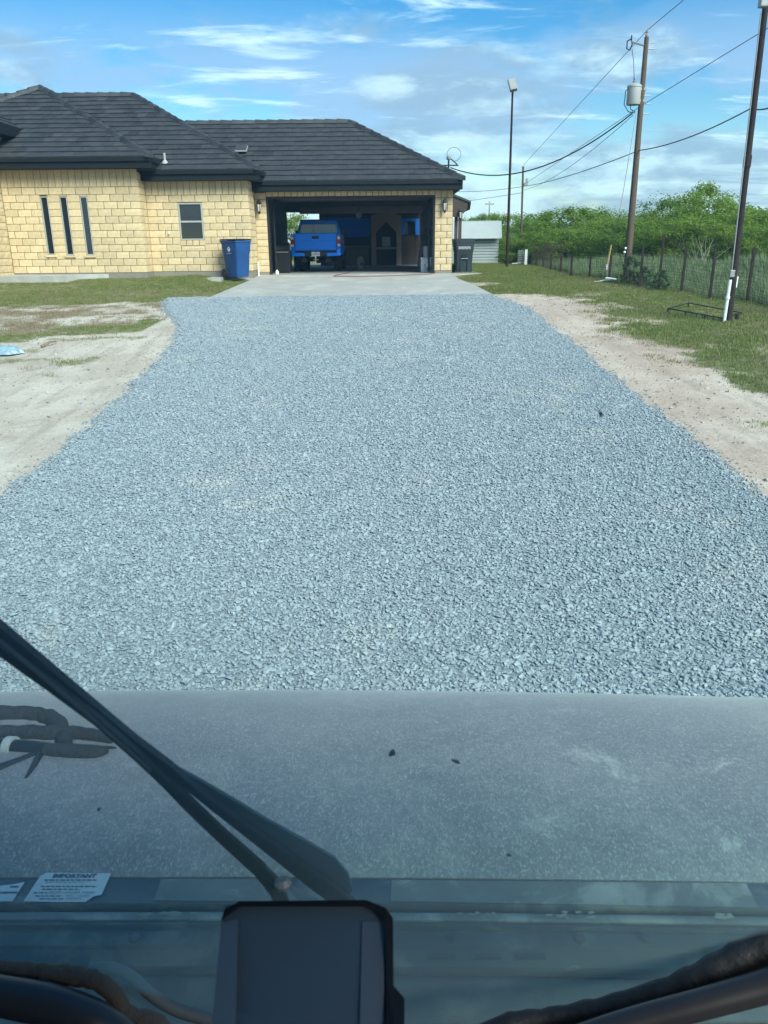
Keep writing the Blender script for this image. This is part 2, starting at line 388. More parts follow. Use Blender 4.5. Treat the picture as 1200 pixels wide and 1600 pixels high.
# ------------------------------------------------------------------ gravel
def gn_instances(name, pts, rot, scl, pick, sources, mt_list, label, cat, parent=None):
    col = bpy.data.collections.new(name+'_source')
    for s_ in sources: col.objects.link(s_)
    me = bpy.data.meshes.new(name); me.from_pydata(pts.tolist(), [], [])
    a = me.attributes.new('rot', 'FLOAT_VECTOR', 'POINT'); a.data.foreach_set('vector', rot.astype(np.float32).reshape(-1))
    a = me.attributes.new('scl', 'FLOAT_VECTOR', 'POINT'); a.data.foreach_set('vector', scl.astype(np.float32).reshape(-1))
    a = me.attributes.new('pick', 'INT', 'POINT'); a.data.foreach_set('value', pick.astype(np.int32))
    o = link(name, me, parent); tag(o, label, cat, kind='stuff')
    ng = bpy.data.node_groups.new(name, 'GeometryNodeTree'); ng.interface.new_socket('Geometry', in_out='INPUT', socket_type='NodeSocketGeometry'); ng.interface.new_socket('Geometry', in_out='OUTPUT', socket_type='NodeSocketGeometry')
    n = ng.nodes; L = ng.links.new
    gi = n.new('NodeGroupInput'); go = n.new('NodeGroupOutput'); ci = n.new('GeometryNodeCollectionInfo'); ci.inputs['Collection'].default_value = col
    ci.inputs['Separate Children'].default_value = True; ci.inputs['Reset Children'].default_value = True
    ip = n.new('GeometryNodeInstanceOnPoints'); ip.inputs['Pick Instance'].default_value = True
    L(gi.outputs[0], ip.inputs['Points']); L(ci.outputs[0], ip.inputs['Instance'])
    for at_, typ, sock in (('pick', 'INT', 'Instance Index'), ('rot', 'FLOAT_VECTOR', 'Rotation'), ('scl', 'FLOAT_VECTOR', 'Scale')):
        na = n.new('GeometryNodeInputNamedAttribute'); na.data_type = typ; na.inputs[0].default_value = at_
        if sock == 'Rotation':
            er = n.new('FunctionNodeEulerToRotation'); L(na.outputs[0], er.inputs[0]); L(er.outputs[0], ip.inputs[sock])
        else: L(na.outputs[0], ip.inputs[sock])
    L(ip.outputs[0], go.inputs[0])
    md = o.modifiers.new('scatter', 'NODES'); md.node_group = ng
    return o
def rock(name, i, mt):
    r = random.Random(100+i); bm = bmesh.new()
    for _ in range(11):
        v = Vector((r.gauss(0, 1), r.gauss(0, 1), r.gauss(0, 1))).normalized()*r.uniform(.42, .55); bm.verts.new((v.x*1.15, v.y*.85, v.z*.60))
    bmesh.ops.convex_hull(bm, input=bm.verts)
    me = bpy.data.meshes.new(name); bm.to_mesh(me); bm.free(); me.materials.append(mt)
    return bpy.data.objects.new(name, me)
sp = .0168
yy = np.arange(1.9, 20.3, sp); P = []
for y in yy:
    l, r = float(GL(y)), float(GR(y)); n = int((r-l+.8)/sp)
    P.append(np.stack([l-.4+np.arange(n)*sp, np.full(n, y)], -1))
P = np.concatenate(P); P = P+rng.uniform(-.62, .62, P.shape)*sp
l, r = GL(P[:, 1]), GR(P[:, 1]); nz = fbm(P[:, 0], P[:, 1], 2.3, 5, 4)*.12
d = np.minimum(P[:, 0]-l, r-P[:, 0])+nz*(np.minimum(P[:, 0]-l, r-P[:, 0]) < .6)
keep = rng.random(len(P)) < np.where(d > .06, 1, np.where(d > -.02, .55, np.where(d > -.12, .06, .008))); P = P[keep]
n = len(P)
sz = np.clip(rng.lognormal(math.log(.0208), .33, n), .011, .046)
z = groundz(P[:, 0], P[:, 1])+.022+rng.uniform(-.006, .008, n)+sz*.12
edge = d[keep] < .05; z[edge] -= .018
pts = np.stack([P[:, 0], P[:, 1], z], -1)
rot = np.stack([rng.normal(0, .20, n), rng.normal(0, .20, n), rng.uniform(0, 6.283, n)], -1)
scl = np.stack([sz*rng.uniform(.9, 1.25, n), sz, sz*rng.uniform(.8, 1.25, n)], -1)
gn_instances('gravel', pts, rot, scl, rng.integers(0, 10, n), [rock('stone_chip', i, limestone) for i in range(10)], None, 'fresh blue-grey crushed stone covering the drive', 'gravel')
# bed of fines below the loose stones
mb = MB()
Ys = list(np.arange(1.6, 20.31, .3))
for a, b in zip(Ys[:-1], Ys[1:]):
    K = 14
    for k in range(K):
        def q(y, t): x = float(GL(y))+.14+t*(float(GR(y))-float(GL(y))-.28); return (x, y, float(groundz(np.array(x), np.array(y)))+.023)
        mb.poly([q(a, k/K), q(a, (k+1)/K), q(b, (k+1)/K), q(b, k/K)])
tag(mb.build('gravel_bed', mat('stone_fines', (.22, .26, .28), .95, .35, 30, .8, 60)), 'dark stone dust bed under the loose gravel', 'gravel bed', kind='structure')

# ------------------------------------------------------------------ house
H0 = Vector((-3.0, 26.0, 0))
house = thing('house', H0, 'tan split-block house with dark tiled hip roofs and open garage', 'house')
NB = [0]; BLK = {}
overflow_blocks = MB()
def block_mesh(w, h, var):
    key = (round(w, 2), round(h, 2), var)
    if key in BLK: return BLK[key]
    r = random.Random(hash(key) & 0xffff); w, h = key[0], key[1]
    nu, nv = (4, 3) if w >= h else (3, 4); dep = .06
    vs, fs = [], []
    for j in range(nv):
        for i in range(nu):
            u, v = w*i/(nu-1), h*j/(nv-1); rim = i in (0, nu-1) or j in (0, nv-1)
            vs.append((u-w/2, -(.004 if rim else .012+r.uniform(-.004, .006)), v-h/2))
    for j in range(nv-1):
        for i in range(nu-1): a = j*nu+i; fs.append((a, a+1, a+nu+1, a+nu))
    n0 = len(vs); vs += [(-w/2, dep, -h/2), (w/2, dep, -h/2), (w/2, dep, h/2), (-w/2, dep, h/2)]
    bl, br, tr_, tl = 0, nu-1, nu*nv-1, nu*(nv-1)
    fs += [tuple(list(range(bl, br+1))[::-1]+[n0, n0+1]), tuple([n0+1]+[nu*j+nu-1 for j in range(nv)][::1][:0]+[br+nu*j for j in range(nv)]+[n0+2]),
           tuple(list(range(tl, tr_+1))+[n0+2, n0+3]), tuple([nu*j for j in range(nv)][::-1]+[n0, n0+3][:2])]
    me = bpy.data.meshes.new('stone_block'); me.from_pydata(vs, [], fs); me.materials.append(stone)
    bm = bmesh.new(); bm.from_mesh(me); bmesh.ops.recalc_face_normals(bm, faces=bm.faces); bm.to_mesh(me); bm.free()
    BLK[key] = me; return me
BLOCKS = []
def wall(parent, o, ang, W, z0, rows, sold_h=0, holes=(), bw=.40, bh=.203, jt=.017, offset=0.0, sold_w=.2):
    """o = lower left corner seen from outside; ang = rotation of the wall's run about z"""
    o = Vector(o); Rm = Matrix.Rotation(ang, 4, 'Z'); ux = Rm @ Vector((1, 0, 0))
    def put(u0, u1, v0, v1):
        w, h = u1-u0-jt, v1-v0-jt
        if w < .045 or h < .03: return
        BLOCKS.append((parent, o+ux*((u0+u1)/2)+Vector((0, 0, (v0+v1)/2)), ang, w, h))
    def spans(v0, v1):
        out = [(0, W)]
        for (a, b, c, d_) in holes:
            if v0 < d_-.02 and v1 > c+.02:
                nxt = []
                for (s0, s1) in out:
                    if b <= s0 or a >= s1: nxt.append((s0, s1)); continue
                    if a > s0: nxt.append((s0, a))
                    if b < s1: nxt.append((b, s1))
                out = nxt
        return out
    def fill(s0, s1, v0, v1, r_):
        cuts = [s0]; u = -(.5*bw if r_ % 2 else 0)-offset
        while u < s1:
            if u > s0+.10 and u < s1-.10: cuts.append(u)
            u += bw
        cuts.append(s1)
        for a, b in zip(cuts[:-1], cuts[1:]): put(a, b, v0, v1)
    for r_ in range(rows):
        v0, v1 = z0+r_*bh, z0+(r_+1)*bh
        for (s0, s1) in spans(v0, v1): fill(s0, s1, v0, v1, r_)
        for (a, b, c, d_) in holes:          # part rows under and over an opening
            if v0 < c < v1 and v1-c > .02: put(max(a-.0, 0), b, v0, c)
            if v0 < d_ < v1 and d_-v0 > .02: put(max(a, 0), b, d_, v1)
    if sold_h:
        v0 = z0+rows*bh
        for (s0, s1) in spans(v0, v0+sold_h):
            k = max(1, round((s1-s0)/sold_w)); dw = (s1-s0)/k
            for i in range(k): put(s0+i*dw, s0+(i+1)*dw, v0, v0+sold_h)
def flush_blocks():
    BLOCKS.sort(key=lambda b: (b[1].y > 26.3, b[1].x < -11.2, -b[3]*b[4]))
    over = {}
    for i, (par, c, ang, w, h) in enumerate(BLOCKS):
        me = block_mesh(w, h, random.randrange(4))
        if i < 296:
            ob = link('stone_block', me, par, c-worldpos(par)); ob.rotation_euler = (0, 0, ang)
        else: over.setdefault(par, []).append((me, Matrix.Translation(c) @ Matrix.Rotation(ang, 4, 'Z')))
    if over:
        mb = MB(); par0 = list(over)[0]
        for par in over:
            for me, M in over[par]: mb.mesh([M @ v.co for v in me.vertices], [tuple(p.vertices) for p in me.polygons])
        tag(mb.build('stone_block', stone, house), kind='stuff')

def backing(name, quads_, mt=mortar, th=.08):
    mb = MB()
    for a, b in quads_: mb.box(a, b)
    return mb.build(name, mt, house)
# bump wall
YB, YM, YG = 24.8, 25.5, 26.7
XB0, XB1, XM1, XG0, XG1, XG2 = -11.30, -7.22, -4.08, -3.70, 1.74, 2.32
zB, zM = .2, .2
bt = 3.14
zBt = bt                                   # soffit of the bump
def hole(pxl, pxr, pyt, pyb, Y):           # a wall opening measured on the wall plane
    a, b = at(pxl, pyt, Y), at(pxr, pyb, Y); return a.x, b.x, b.z, a.z
nw = []
for (xl, xr, yt, yb) in ((68.5, 80, 307, 398), (98, 110, 307, 398.5), (129.5, 141.5, 307, 398.5)):
    yc_ = (yt+yb)/2
    c_ = at((xl+xr)/2, yc_, YB); t_ = at((xl+xr)/2, yt, YB).z; b_ = at((xl+xr)/2, yb, YB).z
    nw.append((c_.x-.115, c_.x+.115, b_, t_))
wnd = (at(298.5, 345, YM).x-.37, at(298.5, 345, YM).x+.37, at(298, 375, YM).z, at(298, 317, YM).z)
def wall_back(name, X0, X1, Y, z0, z1, holes):
    """mortar-faced wall behind the blocks with real openings"""
    mb = MB(); xs_ = sorted(set([X0, X1]+[h_[0] for h_ in holes]+[h_[1] for h_ in holes])); zs_ = sorted(set([z0, z1]+[h_[2] for h_ in holes]+[h_[3] for h_ in holes]))
    for a, b in zip(xs_[:-1], xs_[1:]):
        for c, d_ in zip(zs_[:-1], zs_[1:]):
            cx, cz = (a+b)/2, (c+d_)/2
            if any(h_[0] < cx < h_[1] and h_[2] < cz < h_[3] for h_ in holes): continue
            mb.box((a, Y+.012, c), (b, Y+.2, d_))
    return mb.build(name, mortar, house)
wb = wall_back('wall', XB0, XB1, YB, 0, 3.25, nw)
rowsB = 12; soldB = bt-zB-rowsB*.203
wall(wb, (XB0, YB, 0), 0, XB1-XB0, zB, rowsB, soldB, [(a-XB0, b-XB0, c, d_) for a, b, c, d_ in nw])
# return of the bump, facing right
mb = MB().box((XB1-.2, YB+.22, 0), (XB1-.012, YM+.3, 3.2)); wr = mb.build('wall', mortar, house)
wall(wr, (XB1, YB, 0), R_(90), YM-YB, zB, rowsB+2, 0, bw=.40, offset=.2)
# middle wall
wm = wall_back('wall', XB1-.1, XM1, YM, 0, 3.0, [wnd])
mt_ = 2.84; rowsM = 11; soldM = mt_-zM-rowsM*.203
wall(wm, (XB1, YM, 0), 0, XM1-XB1, zM, rowsM, soldM, [(wnd[0]-XB1, wnd[1]-XB1, wnd[2]-.17, wnd[3])], offset=.1)
k = 4; dw = (wnd[1]-wnd[0]+.06)/k
for i in range(k): BLOCKS.append((wm, Vector((wnd[0]-.03+(i+.5)*dw, YM-.01, wnd[2]-.085)), 0, dw-.017, .153))
mb = MB().box((XM1-.2, YM+.22, 0), (XM1-.012, YG+.2, 3.0)); wr2 = mb.build('wall', mortar, house)
wall(wr2, (XM1, YM, 0), R_(90), YG-YM, zM, 13, 0, offset=.2)
# garage front wall: two piers and the lintel
gz = .12; gtop = 2.60
wgl = MB().box((XM1, YG+.012, 0), (XG0-.004, YG+.2, 2.8)).build('wall', mortar, house)
wall(wgl, (XM1, YG, 0), 0, XG0-XM1, gz, 12, gtop-gz-12*.203, offset=.12)
wgr = MB().box((XG1+.004, YG+.012, 0), (XG2, YG+.2, 2.8)).build('wall', mortar, house)
wall(wgr, (XG1, YG, 0), 0, XG2-XG1, gz, 11, gtop-gz-11*.203, offset=.2, sold_w=.195)
wgt = MB().box((XG0, YG+.012, 2.43), (XG1, YG+.2, 2.8)).build('lintel', mortar, house)
wall(wgt, (XG0, YG, 0), 0, XG1-XG0, 2.43, 0, gtop-2.43)
# entry tower at the left: right-facing wall running in depth
XT = -11.32
wt = MB().box((XT-.2, 19.5, 0), (XT-.012, 28.5, 4.35)).build('wall', mortar, house)
wall(wt, (XT, 22.6, 0), R_(90), 5.6, .04, 20, .2)
MB().box((XT-6, 19.5, 0), (XT-.21, 19.7, 4.35)).box((XT-6, 19.71, 0), (XT-5.8, 28.5, 4.35)).build('wall', mortar, house)
# foundation strips
for a_, b_ in (((XB0, YB-.012, -.3), (XB1+.012, YB+.2, zB-.006)), ((XB1-.15, YB+.21, -.3), (XB1+.014, YM-.03, zB-.006)), ((XB1+.016, YM-.012, -.3), (XM1+.012, YM+.2, zM-.006)), ((XM1-.15, YM+.21, -.3), (XM1+.014, YG-.03, zM-.006)), ((XM1+.016, YG-.016, -.3), (XG0-.02, YG+.25, gz-.006)), ((XG1+.02, YG-.016, -.3), (XG2-.01, YG+.25, gz-.006)), ((XT-.2, 19.5, -.5), (XT+.012, YB-.02, .03))): MB().box(a_, b_).build('foundation', foundm, house)
# garage interior (the slab is the house's floor)
GX0, GX1, GYB, GC = -4.18, 2.16, 36.5, 2.75
MB().box((GX0-.3, YG-.06, -.3), (GX1+.16, 41.5, .038)).build('floor_slab', mat('garage_floor', (.27, .27, .25), .8, .25, 1.5), house)
MB().box((GX0-.2, YG+.21, .04), (GX0, GYB, GC)).build('garage_wall', darkin, house)
MB().box((GX1, YG+.21, .04), (GX1+.16, GYB, GC)).build('garage_wall', darkin, house)
MB().box((GX0-.2, YG+.21, GC), (GX1+.16, 41.3, GC+.1)).build('ceiling', darkin, house)  # garage ceiling, run on unseen over the patio to keep it dark
MB().box((GX0, GYB-.14, 2.36), (GX1, GYB+.06, GC-.003)).build('rear_lintel', darkin, house)
MB().box((XG1+.0, GYB-.1, .04), (GX1-.003, GYB+.06, 2.355)).build('rear_jamb', darkin, house)
# dark door frame + tracks + raised sectional door under the ceiling
MB().box((XG0, YG+.03, .036), (XG0+.06, YG+.28, 2.37)).box((XG1-.06, YG+.03, .036), (XG1, YG+.28, 2.37)).box((XG0, YG+.03, 2.372), (XG1, YG+.28, 2.425)).build('door_frame', blackmetal, house)
MB().tube([(XG0+.16, YG+.42, .06), (XG0+.16, YG+.42, 2.0), (XG0+.16, YG+.6, 2.32), (XG0+.16, YG+3.2, 2.4)], .035, 6).build('door_track', blackmetal, house)
MB().tube([(XG1-.16, YG+.42, .06), (XG1-.16, YG+.42, 2.0), (XG1-.16, YG+.6, 2.32), (XG1-.16, YG+3.2, 2.4)], .035, 6).build('door_track', blackmetal, house)
dr = thing('raised_door', (0, 0, 0), None, None); dr.parent = house; dr.location = Vector((-1, YG+1.8, 2.45))-H0
for i in range(4): MB().box((XG0+.2, YG+.7+i*.56, 2.43), (XG1-.2, YG+1.24+i*.56, 2.48)).build('door_panel', brownmetal, dr, bevel=.01)
# rear beam seen across the back opening, with a round lantern
p0, p1 = at(469, 334, 36.2), at(661, 322, 36.2)
bz0, bz1 = at(565, 333.5, 36.2).z, at(565, 323, 36.2).z
MB().box((p0.x, 36.12, bz0), (p1.x, 36.3, bz0+(bz1-bz0)*.62)).box((p0.x, 36.1, bz0+(bz1-bz0)*.66), (p1.x, 36.3, bz1)).build('rear_beam', mat('pale_beam_paint', (.50, .42, .37), .6, .1, 5), house)
def small_lantern(c, parent, name='hanging_lantern'):
    t = thing(name, c, None, None); t.parent = parent; t.location = Vector(c)-worldpos(parent)
    c = Vector(c)
    MB().lathe(c, [(.02, .16), (.10, .12), (.13, .05), (.12, -.06), (.05, -.12)], 12).build('lamp_shade', whitem, t, smooth=True)
    MB().tube([c+Vector((0, 0, .16)), c+Vector((0, 0, .32))], .012, 6).build('stem', blackmetal, t)
    return t
small_lantern(at(560.5, 336.5, 36.0), house)

# ---- windows
def narrow_window(a, b, c, d_):
    o = Vector(((a+b)/2, YB, c)); t = thing('narrow_window', o, None, None); t.parent = house; t.location = o-H0
    fw = .028
    MB().box((a, YB+.004, c), (a+fw, YB+.09, d_)).box((b-fw, YB+.004, c), (b, YB+.09, d_)).box((a+fw+.001, YB+.004, c), (b-fw-.001, YB+.09, c+fw)).box((a+fw+.001, YB+.004, d_-fw), (b-fw-.001, YB+.09, d_)).build('frame', alu, t)
    MB().box((a+fw, YB+.05, c+fw), (b-fw, YB+.058, d_-fw)).build('pane', glassm, t)
    MB().box((a-.05, YB-.045, c-.07), (b+.05, YB+.03, c-.008)).build('sill', stone, t)
for w_ in nw: narrow_window(*w_)
a, b, c, d_ = wnd
t = thing('sash_window', ((a+b)/2, YM, c), None, None); t.parent = house; t.location = Vector(((a+b)/2, YM, c))-H0
fw = .04; zm = (c+d_)/2-.0
MB().box((a, YM-.004, c), (a+fw, YM+.09, d_)).box((b-fw, YM-.004, c), (b, YM+.09, d_)).box((a+fw+.001, YM-.004, c), (b-fw-.001, YM+.09, c+fw)).box((a+fw+.001, YM-.004, d_-fw), (b-fw-.001, YM+.09, d_)).build('frame', alu, t)
MB().box((a+fw, YM+.012, zm-.025), (b-fw, YM+.06, zm+.025)).build('sash_rail', alu, t)
for z0_, z1_, yy_ in ((c+fw, zm-.025, .035), (zm+.025, d_-fw, .06)): MB().box((a+fw, YM+yy_, z0_), (b-fw, YM+yy_+.008, z1_)).build('pane', glassm, t)
MB().box((a+fw+.01, YM+.1, c+fw), (b-fw-.01, YM+.104, c+.28)).build('curtain', mat('curtain', (.25, .26, .25), .9, .2, 6), t)

# ---- wall lanterns
glow = mat('frosted_lamp_glass', (.52, .50, .46), .3, .08, 10)
def wall_lantern(c):
    c = Vector(c); t = thing('wall_lantern', c, None, None); t.parent = house; t.location = c-H0
    MB().box(c+Vector((-.05, .09, -.12)), c+Vector((.05, .13, .12))).build('wall_plate', blackmetal, t, bevel=.01)
    MB().tube([c+Vector((0, .1, .06)), c+Vector((0, .03, .15)), c+Vector((0, -.02, .14))], .014, 6).build('arm', blackmetal, t)
    MB().lathe(c+Vector((0, -.03, .02)), [(.012, .15), (.045, .12), (.085, .06), (.09, .05)], 6).build('cap', blackmetal, t)
    MB().lathe(c+Vector((0, -.03, -.17)), [(.035, -.03), (.045, 0), (.07, .2)], 6).build('lamp_glass', glow, t)
    fr = MB()
    for k in range(6):
        an = 2*PI*k/6; fr.tube([c+Vector((.05*math.cos(an), -.03+.05*math.sin(an), -.18)), c+Vector((.078*math.cos(an), -.03+.078*math.sin(an), .07))], .008, 4)
    fr.lathe(c+Vector((0, -.03, -.22)), [(.015, -.05), (.05, .02), (.048, .04)], 6).build('cage', blackmetal, t)
for (px, py, Y) in ((404.5, 321, 26.55), (695, 319, 26.55)): wall_lantern(at(px, py, Y))

# ---- roofs
roof = thing('roof', H0, None, None); roof.parent = house; roof.location = (0, 0, 0)
TW, TL = .33, .345; NT_ = [0]; over_t = MB(); caps = []
def clip(poly, A, B, C_):            # keep A*u+B*v+C>=0
    out = []
    for i in range(len(poly)):
        p, q = poly[i], poly[(i+1) % len(poly)]; dp, dq = A*p[0]+B*p[1]+C_, A*q[0]+B*q[1]+C_
        if dp >= 0: out.append(p)
        if dp*dq < 0: t_ = dp/(dp-dq); out.append((p[0]+t_*(q[0]-p[0]), p[1]+t_*(q[1]-p[1])))
    return out
TILES = []
def roof_face(pts, tiles=True):
    """pts: first two are the eave left->right, counterclockwise seen from outside"""
    pts = [Vector(p) for p in pts]; O = pts[0]; ud = (pts[1]-O).normalized(); nn = ud.cross(pts[2]-pts[1]).normalized(); vd = nn.cross(ud)
    MB().prism([p-nn*.005 for p in pts], -nn*.06).build('roof_deck', fasc, roof)
    if not tiles: return
    uv = [((p-O).dot(ud), (p-O).dot(vd)) for p in pts]
    lines = []
    for i in range(len(uv)):
        (x0, y0), (x1, y1) = uv[i], uv[(i+1) % len(uv)]; lines.append((-(y1-y0), x1-x0, (y1-y0)*x0-(x1-x0)*y0))
    vmax = max(v for _, v in uv); umax = max(u for u, _ in uv); umin = min(u for u, _ in uv)
    for r_ in range(int(vmax/TL)+1):
        v0 = r_*TL; off = .5*TW*(r_ % 2)
        k = int(umin/TW)-2
        while k*TW < umax+TW:
            u0 = k*TW+off; k += 1
            q = [(u0+.004, v0), (u0+TW-.004, v0), (u0+TW-.004, v0+TL), (u0+.004, v0+TL)]
            for L_ in lines:
                q = clip(q, *L_)
                if len(q) < 3: break
            if len(q) < 3: continue
            ar = abs(sum(q[i][0]*q[(i+1) % len(q)][1]-q[(i+1) % len(q)][0]*q[i][1] for i in range(len(q))))/2
            if ar < .004: continue
            jit = random.uniform(-.004, .005); tilt = random.uniform(-.003, .003)
            top = []; bot = []
            for (u, v) in q:
                t_ = (v-v0)/TL; hh = .052+jit+tilt*((u-u0)/TW-.5)*2-.032*t_
                P_ = O+ud*u+vd*v; top.append(P_+nn*hh); bot.append(P_+nn*.001)
            cen = sum(top, Vector())/len(top); TILES.append((cen, top, bot, ar))
def cap_line(a, b, w=.13, h_=.075):
    a, b = Vector(a), Vector(b); d_ = (b-a); L_ = d_.length; d_.normalize(); side = d_.cross(Vector((0, 0, 1))).normalized(); up = side.cross(d_)
    n_ = max(1, round(L_/.40)); st = L_/n_
    for i in range(n_):
        s0, s1 = a+d_*(i*st-.02), a+d_*((i+1)*st)
        h0, h1 = h_+.03, h_
        prof0 = [side*-w-up*.045, side*-w*.55+up*h0*.75, up*h0, side*w*.55+up*h0*.75, side*w-up*.045]
        prof1 = [side*-w-up*.045, side*-w*.55+up*h1*.75, up*h1, side*w*.55+up*h1*.75, side*w-up*.045]
        vs = [s0+p for p in prof0]+[s1+p for p in prof1]
        mb_ = MB().mesh(vs, [(0, 1, 6, 5), (1, 2, 7, 6), (2, 3, 8, 7), (3, 4, 9, 8), (4, 3, 2, 1, 0), (5, 6, 7, 8, 9)])
        mb_.build('ridge_tile', tilem, roof, origin=(s0+s1)/2)
# garage roof
gE, gR, gz0, gzr = 26.22, 29.9, 2.84, 5.0; gxr = 2.58; gxh = gxr-(gR-gE)
roof_face([(-8, gE, gz0), (gxr, gE, gz0), (gxh, gR, gzr), (-8, gR, gzr)])
roof_face([(gxr, gE, gz0), (gxr, 37.0, gz0), (gxh, gR+.01, gzr)], False)
roof_face([(gxr, 37.0, gz0), (-8, 37.0, gz0), (-8, gR, gzr), (gxh, gR, gzr)], False)
cap_line((-8, gR, gzr+.03), (gxh, gR, gzr+.03)); cap_line((gxr, gE, gz0+.04), (gxh, gR, gzr+.04))
# middle roof
mE, mR, mz0, mzr = 25.07, 30.0, 3.08, 5.92; mxr = -3.65; mxh = mxr-(mR-mE)
roof_face([(-12.2, mE, mz0), (mxr, mE, mz0), (mxh, mR, mzr), (-12.2, mR, mzr)])
roof_face([(mxr, mE, mz0), (mxr, 35.0, mz0), (mxh, mR+.01, mzr)])
roof_face([(mxr, 35.0, mz0), (-19, 35.0, mz0), (-19, mR, mzr), (mxh, mR, mzr)], False)
MB().prism([(-19, mE, mz0-.02), (-12.2, mE, mz0-.02), (-12.2, mR, mzr-.02), (-19, mR, mzr-.02)], (0, .02, -.06)).build('roof_deck', tilem, roof)
cap_line((-19, mR, mzr+.03), (mxh, mR, mzr+.03)); cap_line((mxr, mE, mz0+.04), (mxh, mR, mzr+.04))
# bump roof
bE, bR, bz0, bzr = 24.3, 29.05, 3.38, 5.99; bxr = -6.64; bxh = bxr-(bR-bE)
roof_face([(-16.14, bE, bz0), (bxr, bE, bz0), (bxh, bR, bzr)])
roof_face([(bxr, bE, bz0), (bxr, bE+1.3, bz0), (bxh, 30.3, bzr), (bxh, bR, bzr)])
roof_face([(-16.14, 30.3, bz0), (-16.14, bE, bz0), (bxh, bR, bzr), (bxh, 30.3, bzr)], False)
cap_line((bxh, bR, bzr+.03), (bxh, 30.3, bzr+.03)); cap_line((bxr, bE, bz0+.04), (bxh, bR, bzr+.05)); cap_line((-16.14, bE, bz0+.04), (bxh, bR, bzr+.05))
# entry tower roof (its right slope)
tX = -10.93; tz = 4.33; 
roof_face([(tX, 19.1, tz), (tX, 28.2, tz), (tX-2.4, 28.2, tz+1.35), (tX-2.4, 21.5, tz+1.35)])
roof_face([(tX-4.8, 19.1, tz), (tX, 19.1, tz), (tX-2.4, 21.5, tz+1.35)], False)
MB().box((tX-.10, 19.1, tz-.26), (tX, 27.0, tz+.01)).build('fascia', fasc, house); MB().box((XT-.1, 19.2, tz-.27), (tX-.11, 27.0, tz-.22)).build('soffit', fasc, house)
TILES.sort(key=lambda t_: (t_[0].y > 26.3 and t_[0].x > -3.6, t_[0].x < -12, -t_[3]))
for i, (cen, top, bot, ar) in enumerate(TILES):
    n_ = len(top); faces = [tuple(range(n_))]+[(k, n_+k, n_+(k+1) % n_, (k+1) % n_) for k in range(n_)]
    if i < 297: MB().mesh(top+bot, faces).build('roof_tile', tilem, roof, origin=cen)
    else: over_t.mesh(top+bot, faces)
tag(over_t.build('roof_tile', tilem, roof), kind='stuff')
# fascias and soffits: (x0,x1,Yeave,z0,z1,ywall)
def eave(x0, x1, Y, z0, z1, yw, side=None, yside=None):
    zm_ = z0+(z1-z0)*.62
    MB().box((x0, Y+.05, z0), (x1, Y+.11, zm_-.003)).box((x0, Y, zm_), (x1+(.0), Y+.10, z1)).build('fascia', fasc, house)
    MB().box((x0, Y+.112, z0+.004), (x1-.1, yw+.02, z0+.03)).build('soffit', fasc, house)
    if yside:
        MB().box((x1-.085, Y+.112, z0), (x1-.05, yside, zm_-.003)).box((x1-.10, Y+.112, zm_), (x1, yside, z1)).build('fascia', fasc, house)
eave(-4.6, gxr, gE, 2.57, 2.85, YG, yside=37.0)
MB().box((XG2-.01, YG+.01, 2.575), (gxr-.09, 37.0, 2.6)).build('soffit', fasc, house)
eave(XB1, mxr, mE, 2.82, 3.09, YM, yside=28.5)
eave(XT+.0, bxr, bE, 3.11, 3.39, YB, yside=25.3)
# vents and service mast on the roof
def on_roof(px, py, E0, z0, sl):      # point on a front slope: z = z0 + sl*(Y-E0)
    lo, hi = E0, E0+6
    for _ in range(50):
        mid_ = (lo+hi)/2; p_ = at(px, py, mid_)
        if p_.z > z0+sl*(mid_-E0): lo = mid_
        else: hi = mid_
    return at(px, py, lo)
p = on_roof(258, 256, mE, mz0, (mzr-mz0)/(mR-mE))
t = thing('vent_pipe', p, None, None); t.parent = house; t.location = p-H0
MB().tube([p+Vector((0, 0, -.1)), p+Vector((0, 0, .30))], .035, 10).build('pipe', alu, t); MB().lathe(p+Vector((0, 0, .03)), [(.11, -.06), (.10, 0), (.045, .07)], 10).build('flashing', alu, t)
p = on_roof(378, 240, gE, gz0, (gzr-gz0)/(gR-gE))
t = thing('roof_vent', p, None, None); t.parent = house; t.location = p-H0
MB().prism([p+Vector((-.17, -.16, .02)), p+Vector((-.17, .12, .08)), p+Vector((-.17, .12, .30)), p+Vector((-.17, -.16, .18))], (.34, 0, 0)).build('hood', tilem, t, bevel=.02)
MB().prism([p+Vector((-.2, -.2, .04)), p+Vector((-.2, .14, .235)), p+Vector((-.2, .14, .255)), p+Vector((-.2, -.2, .06))], (.4, 0, 0)).build('flashing', galv, t)
# service mast (weatherhead) at the right hip
sm = at(701, 268, 29.0); sb = Vector((sm.x, sm.y, 2.9))
t = thing('service_mast', sb, None, None); t.parent = house; t.location = sb-H0
mtop = at(701, 249, 29.0)
MB().tube([sb, mtop], .03, 8).build('pipe', blackmetal, t)
MB().lathe(mtop, [(.035, -.02), (.075, .0), (.08, .07), (.03, .12)], 10).build('weatherhead', galv, t, smooth=True)
lp = []
for k in range(15):
    an = R_(200)-R_(300)*k/14; lp.append(mtop+Vector((.18+.24*math.cos(an), 0, .16+.22*math.sin(an))))
MB().tube([mtop+Vector((-.02, 0, .06))]+lp, .007, 6).build('cable_loop', wirem, t)
MB().box(mtop+Vector((-.2, -.02, -.21)), mtop+Vector((.34, .02, -.17))).build('bracket', blackmetal, t); MB().tube([mtop+Vector((.03, 0, .05)), mtop+Vector((.2, 0, -.08)), mtop+Vector((.3, 0, -.17))], .02, 6).build('cable_loop', wirem, t)
